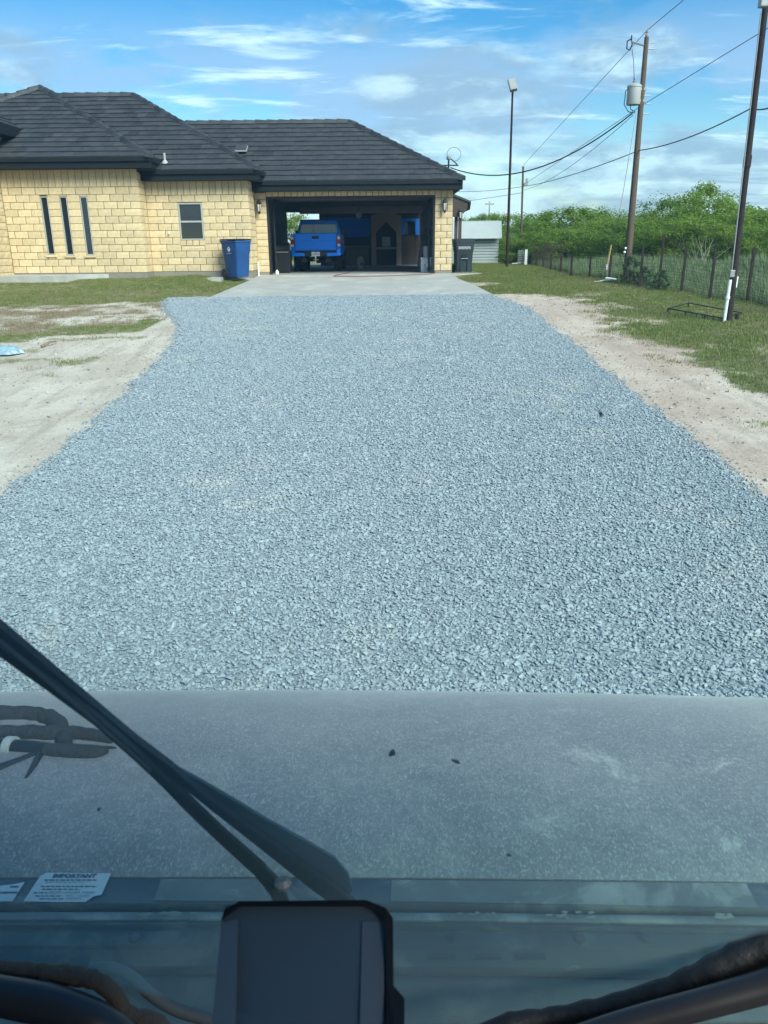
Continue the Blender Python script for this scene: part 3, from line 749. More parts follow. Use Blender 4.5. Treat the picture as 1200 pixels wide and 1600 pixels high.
# hose bib, utility stubs
p = at(265, 363, YM); MB().tube([p+Vector((0, .05, 0)), p+Vector((0, -.06, 0)), p+Vector((0, -.07, -.05))], .022, 8).build('outdoor_tap', whitem, house)

# ---- side porch roof at the right of the garage
def lean(Y0, Y1):
    a = at(709, 300, Y0); b = at(736, 314, Y0)
    return a, b
a, b = lean(31.0, 0)
pr = thing('side_porch', (2.6, 31, 0), None, None); pr.parent = house; pr.location = Vector((2.6, 31, 0))-H0
MB().prism([(2.3, 31.0, a.z+.1), (b.x, 31.0, b.z), (b.x, 31.0, b.z-.07), (2.3, 31.0, a.z+.02)], (0, 8, 0)).build('porch_roof', tilem, pr)
MB().prism([(b.x-.06, 30.98, b.z-.07), (b.x, 30.98, b.z-.07), (b.x-.03, 30.98, b.z-.3), (b.x-.09, 30.98, b.z-.3)], (0, 8, 0)).build('fascia', fasc, pr)
MB().prism([(2.32, 31.05, a.z), (b.x-.1, 31.05, b.z-.09), (b.x-.12, 31.05, b.z-.3), (b.x-.42, 31.05, b.z-.55), (2.32, 31.05, b.z-.55)], (0, .08, 0)).build('gable_board', darkwood, pr)
for px in (712.5, 718.5):
    c = at(px, 370, 31.2); MB().box((c.x-.06, 31.2, 0), (c.x+.06, 31.32, b.z-.5)).build('post', darkwood, pr)
wall_lantern(at(719.5, 333, 31.0))
flush_blocks()

# patio behind the garage
pat = thing('patio_fireplace', (at(603, 412, 39.5).x, 39.5, .04), 'dark brick outdoor fireplace with an arched opening behind the garage', 'fireplace')
fx0, fx1 = at(580, 380, 39.5).x, at(627, 380, 39.5).x
brickm = mat('brown_brick', (.34, .25, .18), .9, .4, 14, .5, 50)
for xa, xb in ((fx0, fx0+.24), (fx1-.24, fx1)): MB().box((xa, 39.3, .04), (xb, 39.9, 1.55)).build('column', brickm, pat, bevel=.01)
cx = (fx0+fx1)/2
MB().prism([(fx0, 39.3, 1.55), (fx0+.24, 39.3, 1.55), (cx, 39.3, 2.05), (cx, 39.3, 2.5), (fx0, 39.3, 2.3)], (0, .6, 0)).prism([(fx1, 39.3, 1.55), (fx1, 39.3, 2.3), (cx, 39.3, 2.5), (cx, 39.3, 2.05), (fx1-.24, 39.3, 1.55)], (0, .6, 0)).build('arch', brickm, pat)
MB().box((fx0+.241, 39.35, .78), (fx1-.241, 39.9, .88)).build('mantel_shelf', brickm, pat); MB().box((fx0+.241, 39.75, .04), (fx1-.241, 39.88, 2.1)).build('firebox_back', darkwood, pat)
MB().box((cx-.2, 39.5, .9), (cx+.2, 39.74, 1.35)).build('grate', galv, pat)
pw = thing('patio_wall', (-1, 40.2, 0), 'dark wooden patio wall behind the garage opening', 'wall')
for i in range(15):
    x0 = at(505, 380, 40.2).x+i*.38
    if x0 > at(662, 380, 40.2).x: break
    MB().box((x0, 40.2, 0.04), (x0+.365, 40.26, 2.7)).build('plank', darkwood, pw)
MB().box((at(500, 380, 40.27).x, 40.27, .0), (at(668, 380, 40.27).x, 40.33, 2.74)).build('light_block_board', darkwood, pw)  # board added behind the planks to stop daylight coming through their gaps
pcx = at(541, 400, 39.9)
pcn = thing('patio_counter', (pcx.x, 39.6, .04), 'brown wooden counter below the blue sheet on the patio', 'counter'); cw = mat('counter_wood', (.20, .14, .095), .7, .3, 6)
x0, x1 = at(506, 400, 39.6).x, at(577, 400, 39.6).x
MB().box((x0, 39.55, .042), (x1, 39.93, .9)).build('cabinet', cw, pcn)
MB().box((x0-.03, 39.5, .905), (x1+.03, 39.94, .95)).build('counter_top', greyblock, pcn)
for i in range(4): MB().box((x0+.04+i*(x1-x0)/4, 39.53, .10), (x0-.04+(i+1)*(x1-x0)/4, 39.547, .84)).build('door', cw, pcn, bevel=.006)
def panel(name, xa, xb, ya, yb, Y, label, cat):
    p_, q_ = at(xa, yb, Y), at(xb, ya, Y); o = MB().box((p_.x, Y, p_.z), (q_.x, Y+.04, q_.z)).build(name, bluewall, None, bevel=.01, origin=(p_.x, Y, p_.z)); tag(o, label, cat); return o
panel('blue_tarpaulin', 505, 578, 340, 371, 39.95, 'large blue sheet hung on the patio wall behind the pickup', 'tarpaulin')
bf = thing('blue_window', at(641, 370, 40.0), 'blue-framed dark window right of the patio fireplace', 'window')
for (xa, xb, ya, yb) in ((626.5, 632.5, 342, 367), (649, 655, 342, 367), (633, 648.5, 341, 346)):
    p_, q_ = at(xa, yb, 40.1), at(xb, ya, 40.1); MB().box((p_.x, 40.1, p_.z), (q_.x, 40.16, q_.z)).build('frame', bluewall, bf)
p_, q_ = at(633, 366, 40.14), at(648.5, 346, 40.14); MB().box((p_.x, 40.14, p_.z), (q_.x, 40.18, q_.z)).build('pane', glassm, bf)

# ------------------------------------------------------------------ pickup in the garage
def pickup(base):
    t = thing('pickup_truck', base, 'bright blue pickup truck parked tail-out inside the open garage', 'pickup')
    B = Vector(base)
    def V(x, y, z): return B+Vector((x, y, z))
    w = .93
    # lower body lofted from sections (half width bottom, half width mid, half width top, z bottom, z mid, z top)
    def loft(secs, name, mt, bev=0):
        mb = MB(); rows = []
        for (y, pts) in secs:
            rows.append([V(x, y, z) for x, z in pts]+[V(-x, y, z) for x, z in pts[::-1]])
        n_ = len(rows[0]); vs = [p_ for r_ in rows for p_ in r_]; fs = [tuple(range(n_))[::-1], tuple(range((len(rows)-1)*n_, len(rows)*n_))]
        for i in range(len(rows)-1):
            for k in range(n_): fs.append((i*n_+k, i*n_+(k+1) % n_, (i+1)*n_+(k+1) % n_, (i+1)*n_+k))
        return mb.mesh(vs, fs).build(name, mt, t, bevel=bev, smooth=True)
    # bed: two side walls with a flared arch, floor and front board
    for s in (-1, 1):
        side = [(0.03, .66), (.03, 1.36), (1.75, 1.36), (1.75, .62), (1.62, .62), (1.50, .92), (1.25, 1.04), (.95, 1.04), (.70, .92), (.58, .66)]
        MB().prism([V(s*.80, y, z) for y, z in side], (s*.12, 0, 0)).build('bed_side', truckblue, t, bevel=.02)
        fl = []
        for k in range(9):
            an = PI*k/8; fl.append(V(s*.93, 1.10-.52*math.cos(an), .62+.43*math.sin(an)))
        MB().tube(fl, .045, 6).build('fender_flare', truckblue, t, smooth=True)
    MB().box(V(-.80, .1, .62), V(.80, 1.75, .68)).build('bed_floor', blackmetal, t)
    tg = MB().box(V(-.785, 0, .76), V(.785, .07, 1.36)).build('tailgate', truckblue, t, bevel=.02)
    MB().box(V(-.77, -.012, .80), V(.77, .01, 1.12)).build('stamped_panel', truckblue, tg, bevel=.01)
    MB().box(V(-.80, -.02, 1.335), V(.80, .10, 1.375)).build('spoiler_lip', truckblue, tg, bevel=.012)
    h_ = MB().box(V(-.13, -.018, 1.18), V(.13, .0, 1.285)).build('handle', blackm, tg, bevel=.01)
    for s in (-1, 1):
        l_ = MB().prism([V(s*.80, -.005, .90), V(s*.935, .03, .90), V(s*.935, .03, 1.29), V(s*.80, -.005, 1.29)], (0, .2, 0)).build('tail_light', redm, t, bevel=.015)
        MB().box(V(s*.875-.055, -.018, .91), V(s*.875+.055, .02, 1.0)).build('reverse_lens', clearm, l_, bevel=.01)
        MB().box(V(s*.875-.05, -.016, 1.16), V(s*.875+.05, .02, 1.27)).build('signal_lens', clearm, l_, bevel=.01)
        MB().prism([V(s*.42, -.13, .56), V(s*.93, -.10, .58), V(s*.94, -.05, .84), V(s*.80, -.08, .84), V(s*.78, -.12, .69), V(s*.42, -.14, .68)], (0, .17, 0)).build('bumper_corner', truckblue, t, bevel=.02)
    MB().box(V(-.80, -.10, .56), V(.80, .02, .74)).build('rear_bumper', blackm, t, bevel=.02)
    pl = MB().box(V(-.155, -.125, .57), V(.155, -.105, .725)).build('licence_plate', whitem, t, bevel=.008)
    dk = mat('plate_ink', (.05, .07, .14), .6, .1, 10); mb = MB()
    for i in range(7):
        x = -.12+i*.037; mb.box(V(x, -.1275, .615), V(x+.008, -.126, .665)); mb.box(V(x+.016, -.1275, .615), V(x+.023, -.126, .665)); mb.box(V(x+.008, -.1275, .636), V(x+.016, -.126, .644))
    mb.box(V(-.05, -.1275, .69), V(.05, -.126, .705)); mb.build('plate_lettering', dk, pl)
    hi = MB().box(V(-.03, -.24, .40), V(.03, .1, .46)).build('tow_hitch', galv, t); MB().lathe(V(0, -.22, .46), [(.02, 0), (.02, .04), (.035, .06), (.035, .09), (.01, .12)], 10).build('hitch_ball', clearm, hi); MB().box(V(-.09, -.16, .43), V(.09, -.1, .46)).build('hitch_bar', galv, hi); MB().box(V(-.015, -.24, .30), V(.015, -.2, .41)).build('hitch_pin', clearm, hi)
    MB().box(V(-.55, .1, .36), V(-.35, 4.9, .5)).box(V(.35, .1, .36), V(.55, 4.9, .5)).tube([V(-.75, 1.1, .42), V(.75, 1.1, .42)], .06, 8).lathe(V(0, 1.1, .30), [(.06, 0), (.14, .05), (.14, .2), (.06, .26)], 10).build('chassis', blackmetal, t)
    # cab
    loft([(1.78, ((.86, .60), (.93, .95), (.90, 1.34))), (3.9, ((.86, .60), (.93, .95), (.90, 1.32)))], 'cab_body', truckblue, .02)
    loft([(1.80, ((.89, 1.341), (.80, 1.62), (.72, 1.88))), (2.0, ((.89, 1.341), (.80, 1.64), (.71, 1.93))), (3.1, ((.89, 1.341), (.79, 1.64), (.69, 1.94))), (3.75, ((.88, 1.341), (.80, 1.5), (.72, 1.70)))], 'cab_roof', truckblue, .02)
    rw = MB().prism([V(-.74, 1.775, 1.42), V(.74, 1.775, 1.42), V(.66, 1.788, 1.74), V(-.66, 1.788, 1.74)], (0, .012, 0)).build('rear_window', mat('tinted_rear_glass', (.10, .11, .10), .08, .1, 2, spec=.9), t)
    MB().box(V(-.22, 1.768, 1.42), V(-.2, 1.78, 1.74)).build('window_bar', blackm, rw); MB().box(V(-.12, 1.775, 1.83), V(.12, 1.80, 1.865)).build('brake_light', redm, t)
    for s in (-1, 1):
        MB().prism([V(s*.873, 2.05, 1.40), V(s*.873, 3.55, 1.40), V(s*.80, 3.1, 1.72), V(s*.79, 2.1, 1.74)], (s*.012, 0, 0)).build('side_window', glassm, t)
        MB().box(V(s*1.0-.09, 3.35, 1.34), V(s*1.0+.09, 3.45, 1.56)).build('wing_mirror', blackm, t, bevel=.03)
        MB().box(V(s*.935-.01, 2.1, 1.16), V(s*.935+.02, 2.28, 1.2)).build('door_handle', truckblue, t, bevel=.008)
        MB().tube([V(s*.88, 2.0, .5), V(s*.88, 3.7, .5)], .05, 8).build('side_step', blackmetal, t)
    loft([(3.92, ((.86, .60), (.93, .95), (.84, 1.28))), (5.2, ((.82, .60), (.88, .9), (.76, 1.14)))], 'bonnet', truckblue, .03)
    for s in (-1, 1):
        for y in (1.10, 4.35):
            wob = thing('wheel', V(s*.78, y, .39), None, None); wob.parent = t; wob.location = Vector((s*.78, y, .39))
            Mx = Matrix.Rotation(R_(90), 3, 'Y'); c_ = V(s*.78, y, .39)
            MB().lathe(c_, [(.25, -.13), (.37, -.14), (.39, -.10), (.39, .10), (.37, .14), (.25, .13)], 22, Mx).build('tyre', rubber, wob, smooth=True)
            MB().lathe(c_, [(.05, -.135), (.24, -.11), (.25, -.05), (.25, .05), (.24, .11), (.05, .135)], 12, Mx).build('rim', rimm, wob)
            tb = MB()
            for k in range(22):
                an = 2*PI*k/22; Mr = Matrix.Translation(c_) @ Matrix.Rotation(an, 4, 'X')
                tb.box((-.14, -.03, .38), (-.03, .025, .405), Mr); tb.box((.03, -.02, .38), (.14, .035, .405), Mr)
            tag(tb.build('tread', rubber, wob))
    return t
pc = at(493, 380, 29.3)
pickup((pc.x, 29.3, .04)).scale = (.958,)*3

# ------------------------------------------------------------------ bins
def wheelie_bin(base, w, d, h, yaw, name, mt, lidm, label, wheel_side, group=None):
    t = thing(name, base, label, 'bin'); B = Vector(base); M = Matrix.Translation(B) @ Matrix.Rotation(yaw, 4, 'Z')
    P_ = lambda x, y, z: M @ Vector((x, y, z))
    def ring(sx, sy, z, r=.06, oy=0):
        out = []
        for (cx_, cy_, a0) in ((sx-r, sy-r, 0), (-sx+r, sy-r, 90), (-sx+r, -sy+r, 180), (sx-r, -sy+r, 270)):
            for k in range(4): an = R_(a0+30*k); out.append(P_(cx_+r*math.cos(an), oy+cy_+r*math.sin(an), z))
        return out
    prof_ = [(.37, .33, .02), (.385, .35, .10), (.43, .41, h*.62), (.45, .44, h*.66), (.475, .465, h*.90), (.50, .49, h*.905), (.50, .49, h*.95)]
    rings = [ring(w*a, d*b, z) for a, b, z in prof_]; n_ = len(rings[0])
    fs = [tuple(range(n_))[::-1]]
    for i in range(len(rings)-1):
        for k in range(n_): fs.append((i*n_+k, i*n_+(k+1) % n_, (i+1)*n_+(k+1) % n_, (i+1)*n_+k))
    fs.append(tuple((len(rings)-1)*n_+k for k in range(n_)))
    body = MB().mesh([p_ for r_ in rings for p_ in r_], fs).build('body', mt, t, smooth=True)
    rings = [ring(w*a, d*b, z) for a, b, z in ((.515, .505, h*.955), (.52, .51, h*.975), (.48, .47, h*.995), (.3, .3, h*1.0))]; fs = [tuple(range(n_))[::-1]]
    for i in range(3):
        for k in range(n_): fs.append((i*n_+k, i*n_+(k+1) % n_, (i+1)*n_+(k+1) % n_, (i+1)*n_+k))
    fs.append(tuple(3*n_+k for k in range(n_))); MB().mesh([p_ for r_ in rings for p_ in r_], fs).build('lid', lidm, t, smooth=True)
    MB().tube([P_(-w*.40, d*.47, h*.90), P_(-w*.40, d*.56, h*.93), P_(w*.40, d*.56, h*.93), P_(w*.40, d*.47, h*.90)], .02, 6).build('handle', lidm, t)
    for s in (-1, 1):
        c_ = P_(s*w*.42, d*.36, .13); Mx = Matrix.Rotation(yaw, 3, 'Z') @ Matrix.Rotation(R_(90), 3, 'Y')
        wo = thing('wheel', c_, None, None); wo.parent = t; wo.location = c_-B
        MB().lathe(c_, [(.09, -.035), (.13, -.035), (.135, 0), (.13, .035), (.09, .035)], 18, Mx).build('tyre', rubber, wo, smooth=True)
        MB().lathe(c_, [(.02, -.045), (.035, -.03), (.09, -.02), (.09, .02), (.035, .03), (.02, .045)], 10, Mx).build('hub', rimm, wo)
    return t, M
bb = at(371, 432, 25.0)
t, M = wheelie_bin((bb.x+.02, 25.0, .02), .66, .76, 1.13, R_(52), 'blue_wheeled_bin', bluebin, blackm, 'blue wheeled bin with white diamond emblem against the tan wall', -1)
# the emblem, on the face nearest to the drive
def decal_on(M, face_y, z, pts, name, mt, parent, tilt=.10):
    mb = MB(); 
    for poly in pts: mb.prism([M @ Vector((x, face_y-tilt*dz, z+dz)) for x, dz in poly], (M.to_3x3() @ Vector((0, -.004, 0))))
    return mb.build(name, mt, parent)
Mb = Matrix.Translation(Vector((bb.x+.02, 25.0, .02))) @ Matrix.Rotation(R_(52-90), 4, 'Z')
em = []
em.append([(0, -.085), (.075, 0), (.045, .028), (.0, -.022)]); em.append([(0, -.085), (0, -.022), (-.045, .028), (-.075, 0)])
em.append([(-.04, .034), (0, .075), (.04, .034), (.0, .02)])
decal_on(Mb, -.303, .83, em, 'emblem', whitem, t)
decal_on(Mb, -.301, .70, [[(-.12+.03*i, 0), (-.10+.03*i, 0), (-.10+.03*i, .014), (-.12+.03*i, .014)] for i in range(8)], 'lettering', mat('faded_print', (.40, .45, .52), .6, .1, 9), t)
gb = at(723.5, 424, 27.15)
t, M = wheelie_bin((gb.x, 27.2, .035), .68, .60, 1.08, R_(4), 'dark_wheeled_bin', darkbin, darkbin, 'dark green-black wheeled bin with white lettering beside the right pier', 1)
mb = MB(); r = random.Random(3)
def fz(z): return -.60*np.interp(z, [.02, .1, .67, .713, .97], [.33, .35, .41, .44, .465])-.003
for i in range(8):
    x = -.21+i*.052
    for a, b, c, d_ in ((0, .010, 0, .085), (.026, .036, 0, .085), (.010, .026, .03 if i % 2 else .07, .045 if i % 2 else .085)):
        z0_, z1_ = .745+c, .745+d_
        mb.prism([M @ Vector((x+a, fz(z0_), z0_)), M @ Vector((x+b, fz(z0_), z0_)), M @ Vector((x+b, fz(z1_), z1_)), M @ Vector((x+a, fz(z1_), z1_))], (0, -.003, 0))
mb.build('lettering', mat('worn_white_print', (.55, .57, .56), .6, .2, 40), t)
MB().box(M @ Vector((-.09, -.275, .50)), M @ Vector((.09, -.235, .58))).build('grab_recess', blackm, t); MB().box(M @ Vector((-.11, -.285, .44)), M @ Vector((.11, -.235, .465))).build('grab_bar', galv, t)
MB().box(M @ Vector((-.13, -.262, .05)), M @ Vector((-.10, -.20, .43))).box(M @ Vector((.10, -.262, .05)), M @ Vector((.13, -.20, .43))).build('front_rib', darkbin, t)

# ------------------------------------------------------------------ small things round the garage
p = at(404.5, 431, 26.2); o = MB().tube([(p.x, 26.2, 0), (p.x, 26.2, .46)], .024, 8).build('pipe_stub', pvc, origin=(p.x, 26.2, 0)); tag(o, 'thin white upright pipe beside the blue bin', 'pipe')
p = at(433, 427, 26.95); o = MB().lathe((p.x, 26.95, .04), [(.06, 0), (.06, .09), (.035, .1), (.035, .14)], 10).build('pipe_plug', pvc, origin=(p.x, 26.95, .04)); tag(o, 'small white pipe plug on the floor inside the left jamb', 'pipe plug')
# hose
hp = [(521, 434), (560, 434.5), (620, 433), (672, 430.5), (698, 427.5)]; pts_ = [(547, 428.2), (538, 430), (524, 432.5)]+hp
path = []
for px, py in pts_: q_ = g(px, py); path.append(Vector((q_.x, q_.y, max(prof(q_.y)+.05, .05) if q_.y > 26.6 else prof(q_.y)+.05)))
o = MB().tube(path, .012, 6).build('garden_hose', hosem, origin=path[0]); tag(o, 'thin red hose lying in a long loop on the apron', 'hose')
def boxthing(name, a, b, mt, label, cat, bev=.015): o = MB().box(a, b).build(name, mt, bevel=bev, origin=((a[0]+b[0])/2, (a[1]+b[1])/2, a[2])); tag(o, label, cat); return o
Yc = 27.6
p0 = at(658, 424, Yc); p1 = at(674.5, 399, Yc)
ck = thing('white_cooler', ((p0.x+p1.x)/2, Yc+.2, .04), 'scuffed white cooler box in the right corner of the garage', 'cooler'); MB().box((p0.x, Yc, .04), (p1.x, Yc+.45, .46)).build('body', whitem, ck, bevel=.02); MB().box((p0.x-.01, Yc-.01, .463), (p1.x+.01, Yc+.46, .52)).build('lid', whitem, ck, bevel=.015); MB().box((p0.x+.1, Yc-.02, .25), (p1.x-.1, Yc-.002, .29)).build('handle', galv, ck)
c = at(670.5, 424, 27.35)
bk = thing('white_bucket', (c.x, 27.35, .04), 'white plastic bucket in front of the cooler box', 'bucket'); MB().lathe((c.x, 27.35, .04), [(.10, 0), (.12, .26), (.128, .265), (.128, .30), (.11, .30), (.10, .05)], 16).build('tub', whitem, bk, smooth=True); MB().lathe((c.x, 27.35, .20), [(.1185, -.09), (.1225, .03)], 16).build('paper_label', mat('bucket_label', (.30, .34, .36), .6, .3, 30), bk, smooth=True)
MB().tube([Vector((c.x+.125*math.cos(a_), 27.35-.03-.05*math.sin(a_), .33-.10*math.sin(a_))) for a_ in [PI*k/8 for k in range(9)]], .006, 5).build('bail_handle', galv, bk)
c = at(667, 400, 27.75)
po = thing('metal_pot', (c.x, 27.8, .52), 'tall dull metal pot standing on the cooler box', 'pot'); MB().lathe((c.x, 27.8, .521), [(.13, 0), (.135, .34), (.145, .345), (.145, .36), (.12, .36), (.12, .04)], 18).build('pot_body', galv, po, smooth=True)
for s in (-1, 1): MB().tube([Vector((c.x+s*.135, 27.77, .80)), Vector((c.x+s*.19, 27.77, .80)), Vector((c.x+s*.19, 27.83, .80)), Vector((c.x+s*.135, 27.83, .80))], .009, 5).build('handle', galv, po)
a, b = at(651, 420, 28.6), at(658.5, 377, 28.9)
o = MB().prism([(a.x, 28.6, .045), (a.x+.09, 28.6, .045), (b.x+.05, 29.0, b.z), (b.x-.04, 29.0, b.z)], (0, .03, 0)).build('leaning_board', brownmetal, origin=(a.x, 28.6, .045)); tag(o, 'narrow brown board leaning in the right garage corner', 'board')
# bare potted twigs in the corner
c = at(671.5, 384, 28.5); pl = thing('potted_plant', (c.x, 28.5, .04), 'bare dark potted plant by the right garage wall', 'plant'); MB().lathe((c.x, 28.5, .042), [(.13, 0), (.17, .42), (.15, .42), (.14, .3)], 12).build('flower_pot', blackm, pl)
mb = MB(); r = random.Random(5)
for k in range(7):
    q_ = Vector((c.x, 28.5, .4)); path = [q_]
    for j in range(4): q_ = q_+Vector((r.uniform(-.07, .05), r.uniform(-.06, .06), r.uniform(.25, .38))); path.append(q_)
    mb.tube(path, [.012, .01, .008, .006, .003], 5)
mb.build('stem', bark, pl)
mb = MB()
for k in range(60):
    q_ = Vector((c.x+r.gauss(-.06, .09), 28.5+r.gauss(0, .08), r.uniform(.7, 1.65))); d1 = Vector((r.gauss(0, 1), r.gauss(0, 1), r.gauss(0, 1))).normalized()*.06; d2 = d1.orthogonal().normalized()*.022
    mb.poly([q_-d1, q_+d2, q_+d1, q_-d2])
mb.build('leaves', leafd, pl)
# grey arched block right of the pickup
a, b = at(558.5, 423, 31.6), at(568, 401, 31.6); gw = b.x-a.x
pts_ = [(0, 0), (gw, 0), (gw, .36)]+[(gw/2+gw/2*math.cos(R_(k*30)), .36+.14*math.sin(R_(k*30))) for k in range(1, 6)]+[(0, .36)]
ar = thing('grey_block', (a.x+gw/2, 31.6, .04), 'grey round-topped block with a dark hole beside the pickup wheel', 'block'); MB().prism([(a.x+x, 31.6, .042+z_) for x, z_ in pts_], (0, .3, 0)).build('block_body', greyblock, ar, bevel=.02); MB().lathe((a.x+gw*.68, 31.598, .26), [(.06, 0), (.06, .03)], 12, Matrix.Rotation(R_(90), 3, 'X')).build('hole', blackmetal, ar)
# dark grill at the left of the garage
a, b = at(428, 424, 28.4), at(452, 378, 28.4)
gr = thing('barbecue_grill', ((a.x+b.x)/2, 28.6, .04), 'black covered barbecue grill in the dark left corner of the garage', 'grill'); MB().box((a.x+.05, 28.4, .06), (b.x, 28.95, .78)).build('cabinet', blackmetal, gr, bevel=.02)
MB().lathe(((a.x+.05+b.x)/2, 28.68, .80), [(.26, -.22), (.24, -.1), (.24, .1), (.26, .22)], 14, Matrix.Rotation(R_(90), 3, 'Y')).build('hood', blackmetal, gr, smooth=True); MB().box((a.x+.1, 28.38, .72), (b.x-.05, 28.395, .75)).build('handle', galv, gr)
for xw in (a.x+.09, b.x-.06): MB().lathe((xw, 28.45, .075), [(.05, -.02), (.06, 0), (.05, .02)], 10, Matrix.Rotation(R_(90), 3, 'Y')).build('wheel', rubber, gr)
MB().box((a.x+.06, 28.37, .95), (a.x+.1, 28.40, 1.12)).build('tool', galv, gr)
# walkway slab by the bump
sheet('walkway', [(23.75, XT+.02, -9.35, .15), (24.2, XT+.02, -9.2, .16), (24.775, XT+.02, -8.4, .165)], concrete, 'narrow concrete walkway along the left wall', 'walkway', .2)
sheet('bin_pad', [(24.62, -5.35, -4.92, .02), (25.45, -5.35, -4.92, .03)], concrete, 'small concrete pad under the blue bin', 'pad', .2)

# ------------------------------------------------------------------ shed, poles, wires
sh = thing('metal_shed', g(755, 411), 'pale ribbed metal shed beyond the dark bin', 'shed')
Ys = 45.0; a, b = at(700, 409, Ys), at(777.5, 409, Ys); c0, c1 = at(718, 371, Ys), at(783, 371, Ys); e0 = at(700, 345, Ys+.4)
zt = c1.z
MB().box((a.x, Ys+.03, -.05), (b.x, Ys+4, zt)).build('wall', shedm, sh)
nr = 9
for i in range(nr):
    z0_, z1_ = .0+zt*i/nr, zt*(i+1)/nr; MB().prism([(a.x, Ys+.03, z0_), (b.x+.02, Ys+.03, z0_), (b.x+.02, Ys-.01, z0_+.02), (a.x, Ys-.01, z0_+.02)], (0, .0, z1_-z0_-.03)).build('wall_panel', shedm, sh)
rt = at(783, 346, Ys+.1).z
for i in range(5):
    f0, f1 = i/5, (i+1)/5
    z0_, z1_ = zt-.05+(rt-zt)*f0, zt-.05+(rt-zt)*f1; y0_, y1_ = Ys-.35+.45*f0, Ys-.35+.45*f1
    MB().prism([(a.x-.3, y0_-.02, z0_), (c1.x, y0_-.02, z0_), (c1.x, y1_, z1_+.03), (a.x-.3, y1_, z1_+.03)], (0, .03, .05)).build('roof_panel', shedm, sh)
MB().prism([(a.x-.3, Ys+.12, rt-.0), (c1.x, Ys+.12, rt-.0), (c1.x, Ys+4.3, zt-.1), (a.x-.3, Ys+4.3, zt-.1)], (0, 0, .05)).build('roof', shedm, sh)

# floodlight pole
lp_ = g(792, 419); Yl = lp_.y; top = at(801, 140, Yl)
fl = thing('floodlight_pole', lp_, 'slim brown pole with a floodlight at its top', 'light pole')
MB().tube([lp_-Vector((0, 0, .2)), lp_.lerp(top, .5), top], [.068, .052, .038], 10).build('pole', rusty, fl, smooth=True)
hd = thing('floodlight', top, None, None); hd.parent = fl; hd.location = top-lp_
Mh = Matrix.Translation(top+Vector((-.03, -.1, .15))) @ Matrix.Rotation(R_(-10), 4, 'Y') @ Matrix.Rotation(R_(-35), 4, 'X')
MB().box((-.14, -.06, -.26), (.14, .08, .26), Mh).build('housing', galv, hd, bevel=.02); MB().box((-.12, -.07, -.23), (.12, -.062, .23), Mh).build('lens', mat('floodlight_lens', (.30, .31, .30), .3, .1, 10), hd)
for k in range(5): MB().box((-.13, .081, -.2+k*.09), (.13, .13, -.18+k*.09), Mh).build('cooling_fin', galv, hd)
MB().tube([top-Vector((0, 0, .1)), top+Vector((0, -.02, .05))], .06, 8).build('bracket', galv, hd)

# utility pole with transformer
ub = g(978, 443); Yu = ub.y; ut = at(1010.5, 58, Yu)
up_ = thing('utility_pole', ub, 'weathered wooden utility pole carrying a grey transformer', 'utility pole')
MB().tube([ub-Vector((0, 0, .3)), ub.lerp(ut, .5), ut], [.105, .082, .058], 12).build('pole', polewood, up_, smooth=True)
def upat(f): return ub.lerp(ut, f)
tc0, tc1 = at(989, 164, Yu-.02), at(991, 134, Yu-.02)
tr = thing('transformer', tc0, None, None); tr.parent = up_; tr.location = tc0-ub
hh = (tc1-tc0).length; MB().lathe(tc0, [(.17, 0), (.18, .02), (.18, hh-.05), (.19, hh-.04), (.19, hh), (.14, hh+.035)], 18).build('tank', transf, tr, smooth=True)
MB().lathe(tc0+Vector((-.02, 0, hh+.03)), [(.03, 0), (.045, .03), (.025, .05), (.045, .08), (.02, .1), (.03, .14), (.012, .17)], 8).build('bushing', galv, tr)
for k in (.15, .75): MB().box(tc0+Vector((.12, -.04, hh*k)), tc0+Vector((.32, .04, hh*k+.06))).build('bracket', galv, tr)
MB().tube([tc0+Vector((-.17, -.05, hh*.85)), tc0+Vector((-.24, -.05, hh*.7)), tc0+Vector((-.25, -.05, 0)), tc0+Vector((-.12, -.05, -.17)), tc0+Vector((.06, -.05, -.2))], .012, 5).tube([tc0+Vector((-.1, -.1, .0)), tc0+Vector((-.08, -.1, -.12)), tc0+Vector((.05, -.1, -.18))], .012, 5).build('lead', wirem, tr)
ar0, ar1 = at(1006, 71, Yu-.1), at(987, 65, Yu-.1)
MB().tube([ar0, ar1], .025, 6).build('crossarm', galv, up_)
fc = at(983.5, 69, Yu-.1); MB().tube([fc+Vector((.04, 0, .12)), fc+Vector((-.06, 0, .07)), fc+Vector((-.06, 0, -.1)), fc+Vector((.02, 0, -.14)), fc+Vector((.07, 0, .0)), fc+Vector((.04, 0, .12)), fc+Vector((.04, 0, .2))], .018, 5).build('fuse_cutout', blackm, up_)
MB().tube([at(987.5, 76, Yu-.1), at(990, 95, Yu-.1), at(991, 125, Yu-.05)], .008, 5).build('drop_wire', wirem, up_)
MB().lathe(ut, [(.04, 0), (.05, .05), (.03, .08), (.045, .12), (.02, .16)], 8).build('insulator', galv, up_)
for py, s in ((66, 1), (75, 1), (143, 1), (155, 1), (170, 1), (237, 1)):
    f_ = (443-py)/(443-58); q_ = upat(f_); MB().tube([q_, q_+Vector((.24 if s > 0 else -.24, 0, 0))], .012, 5).build('bolt', galv, up_)
for px, py in ((976, 394), (977.5, 388)):
    q_ = at(px, py, Yu-.15); MB().lathe(q_, [(.02, -.015), (.035, 0), (.02, .015)], 8, Matrix.Rotation(R_(90), 3, 'X')).build('metal_tag', whitem, up_)
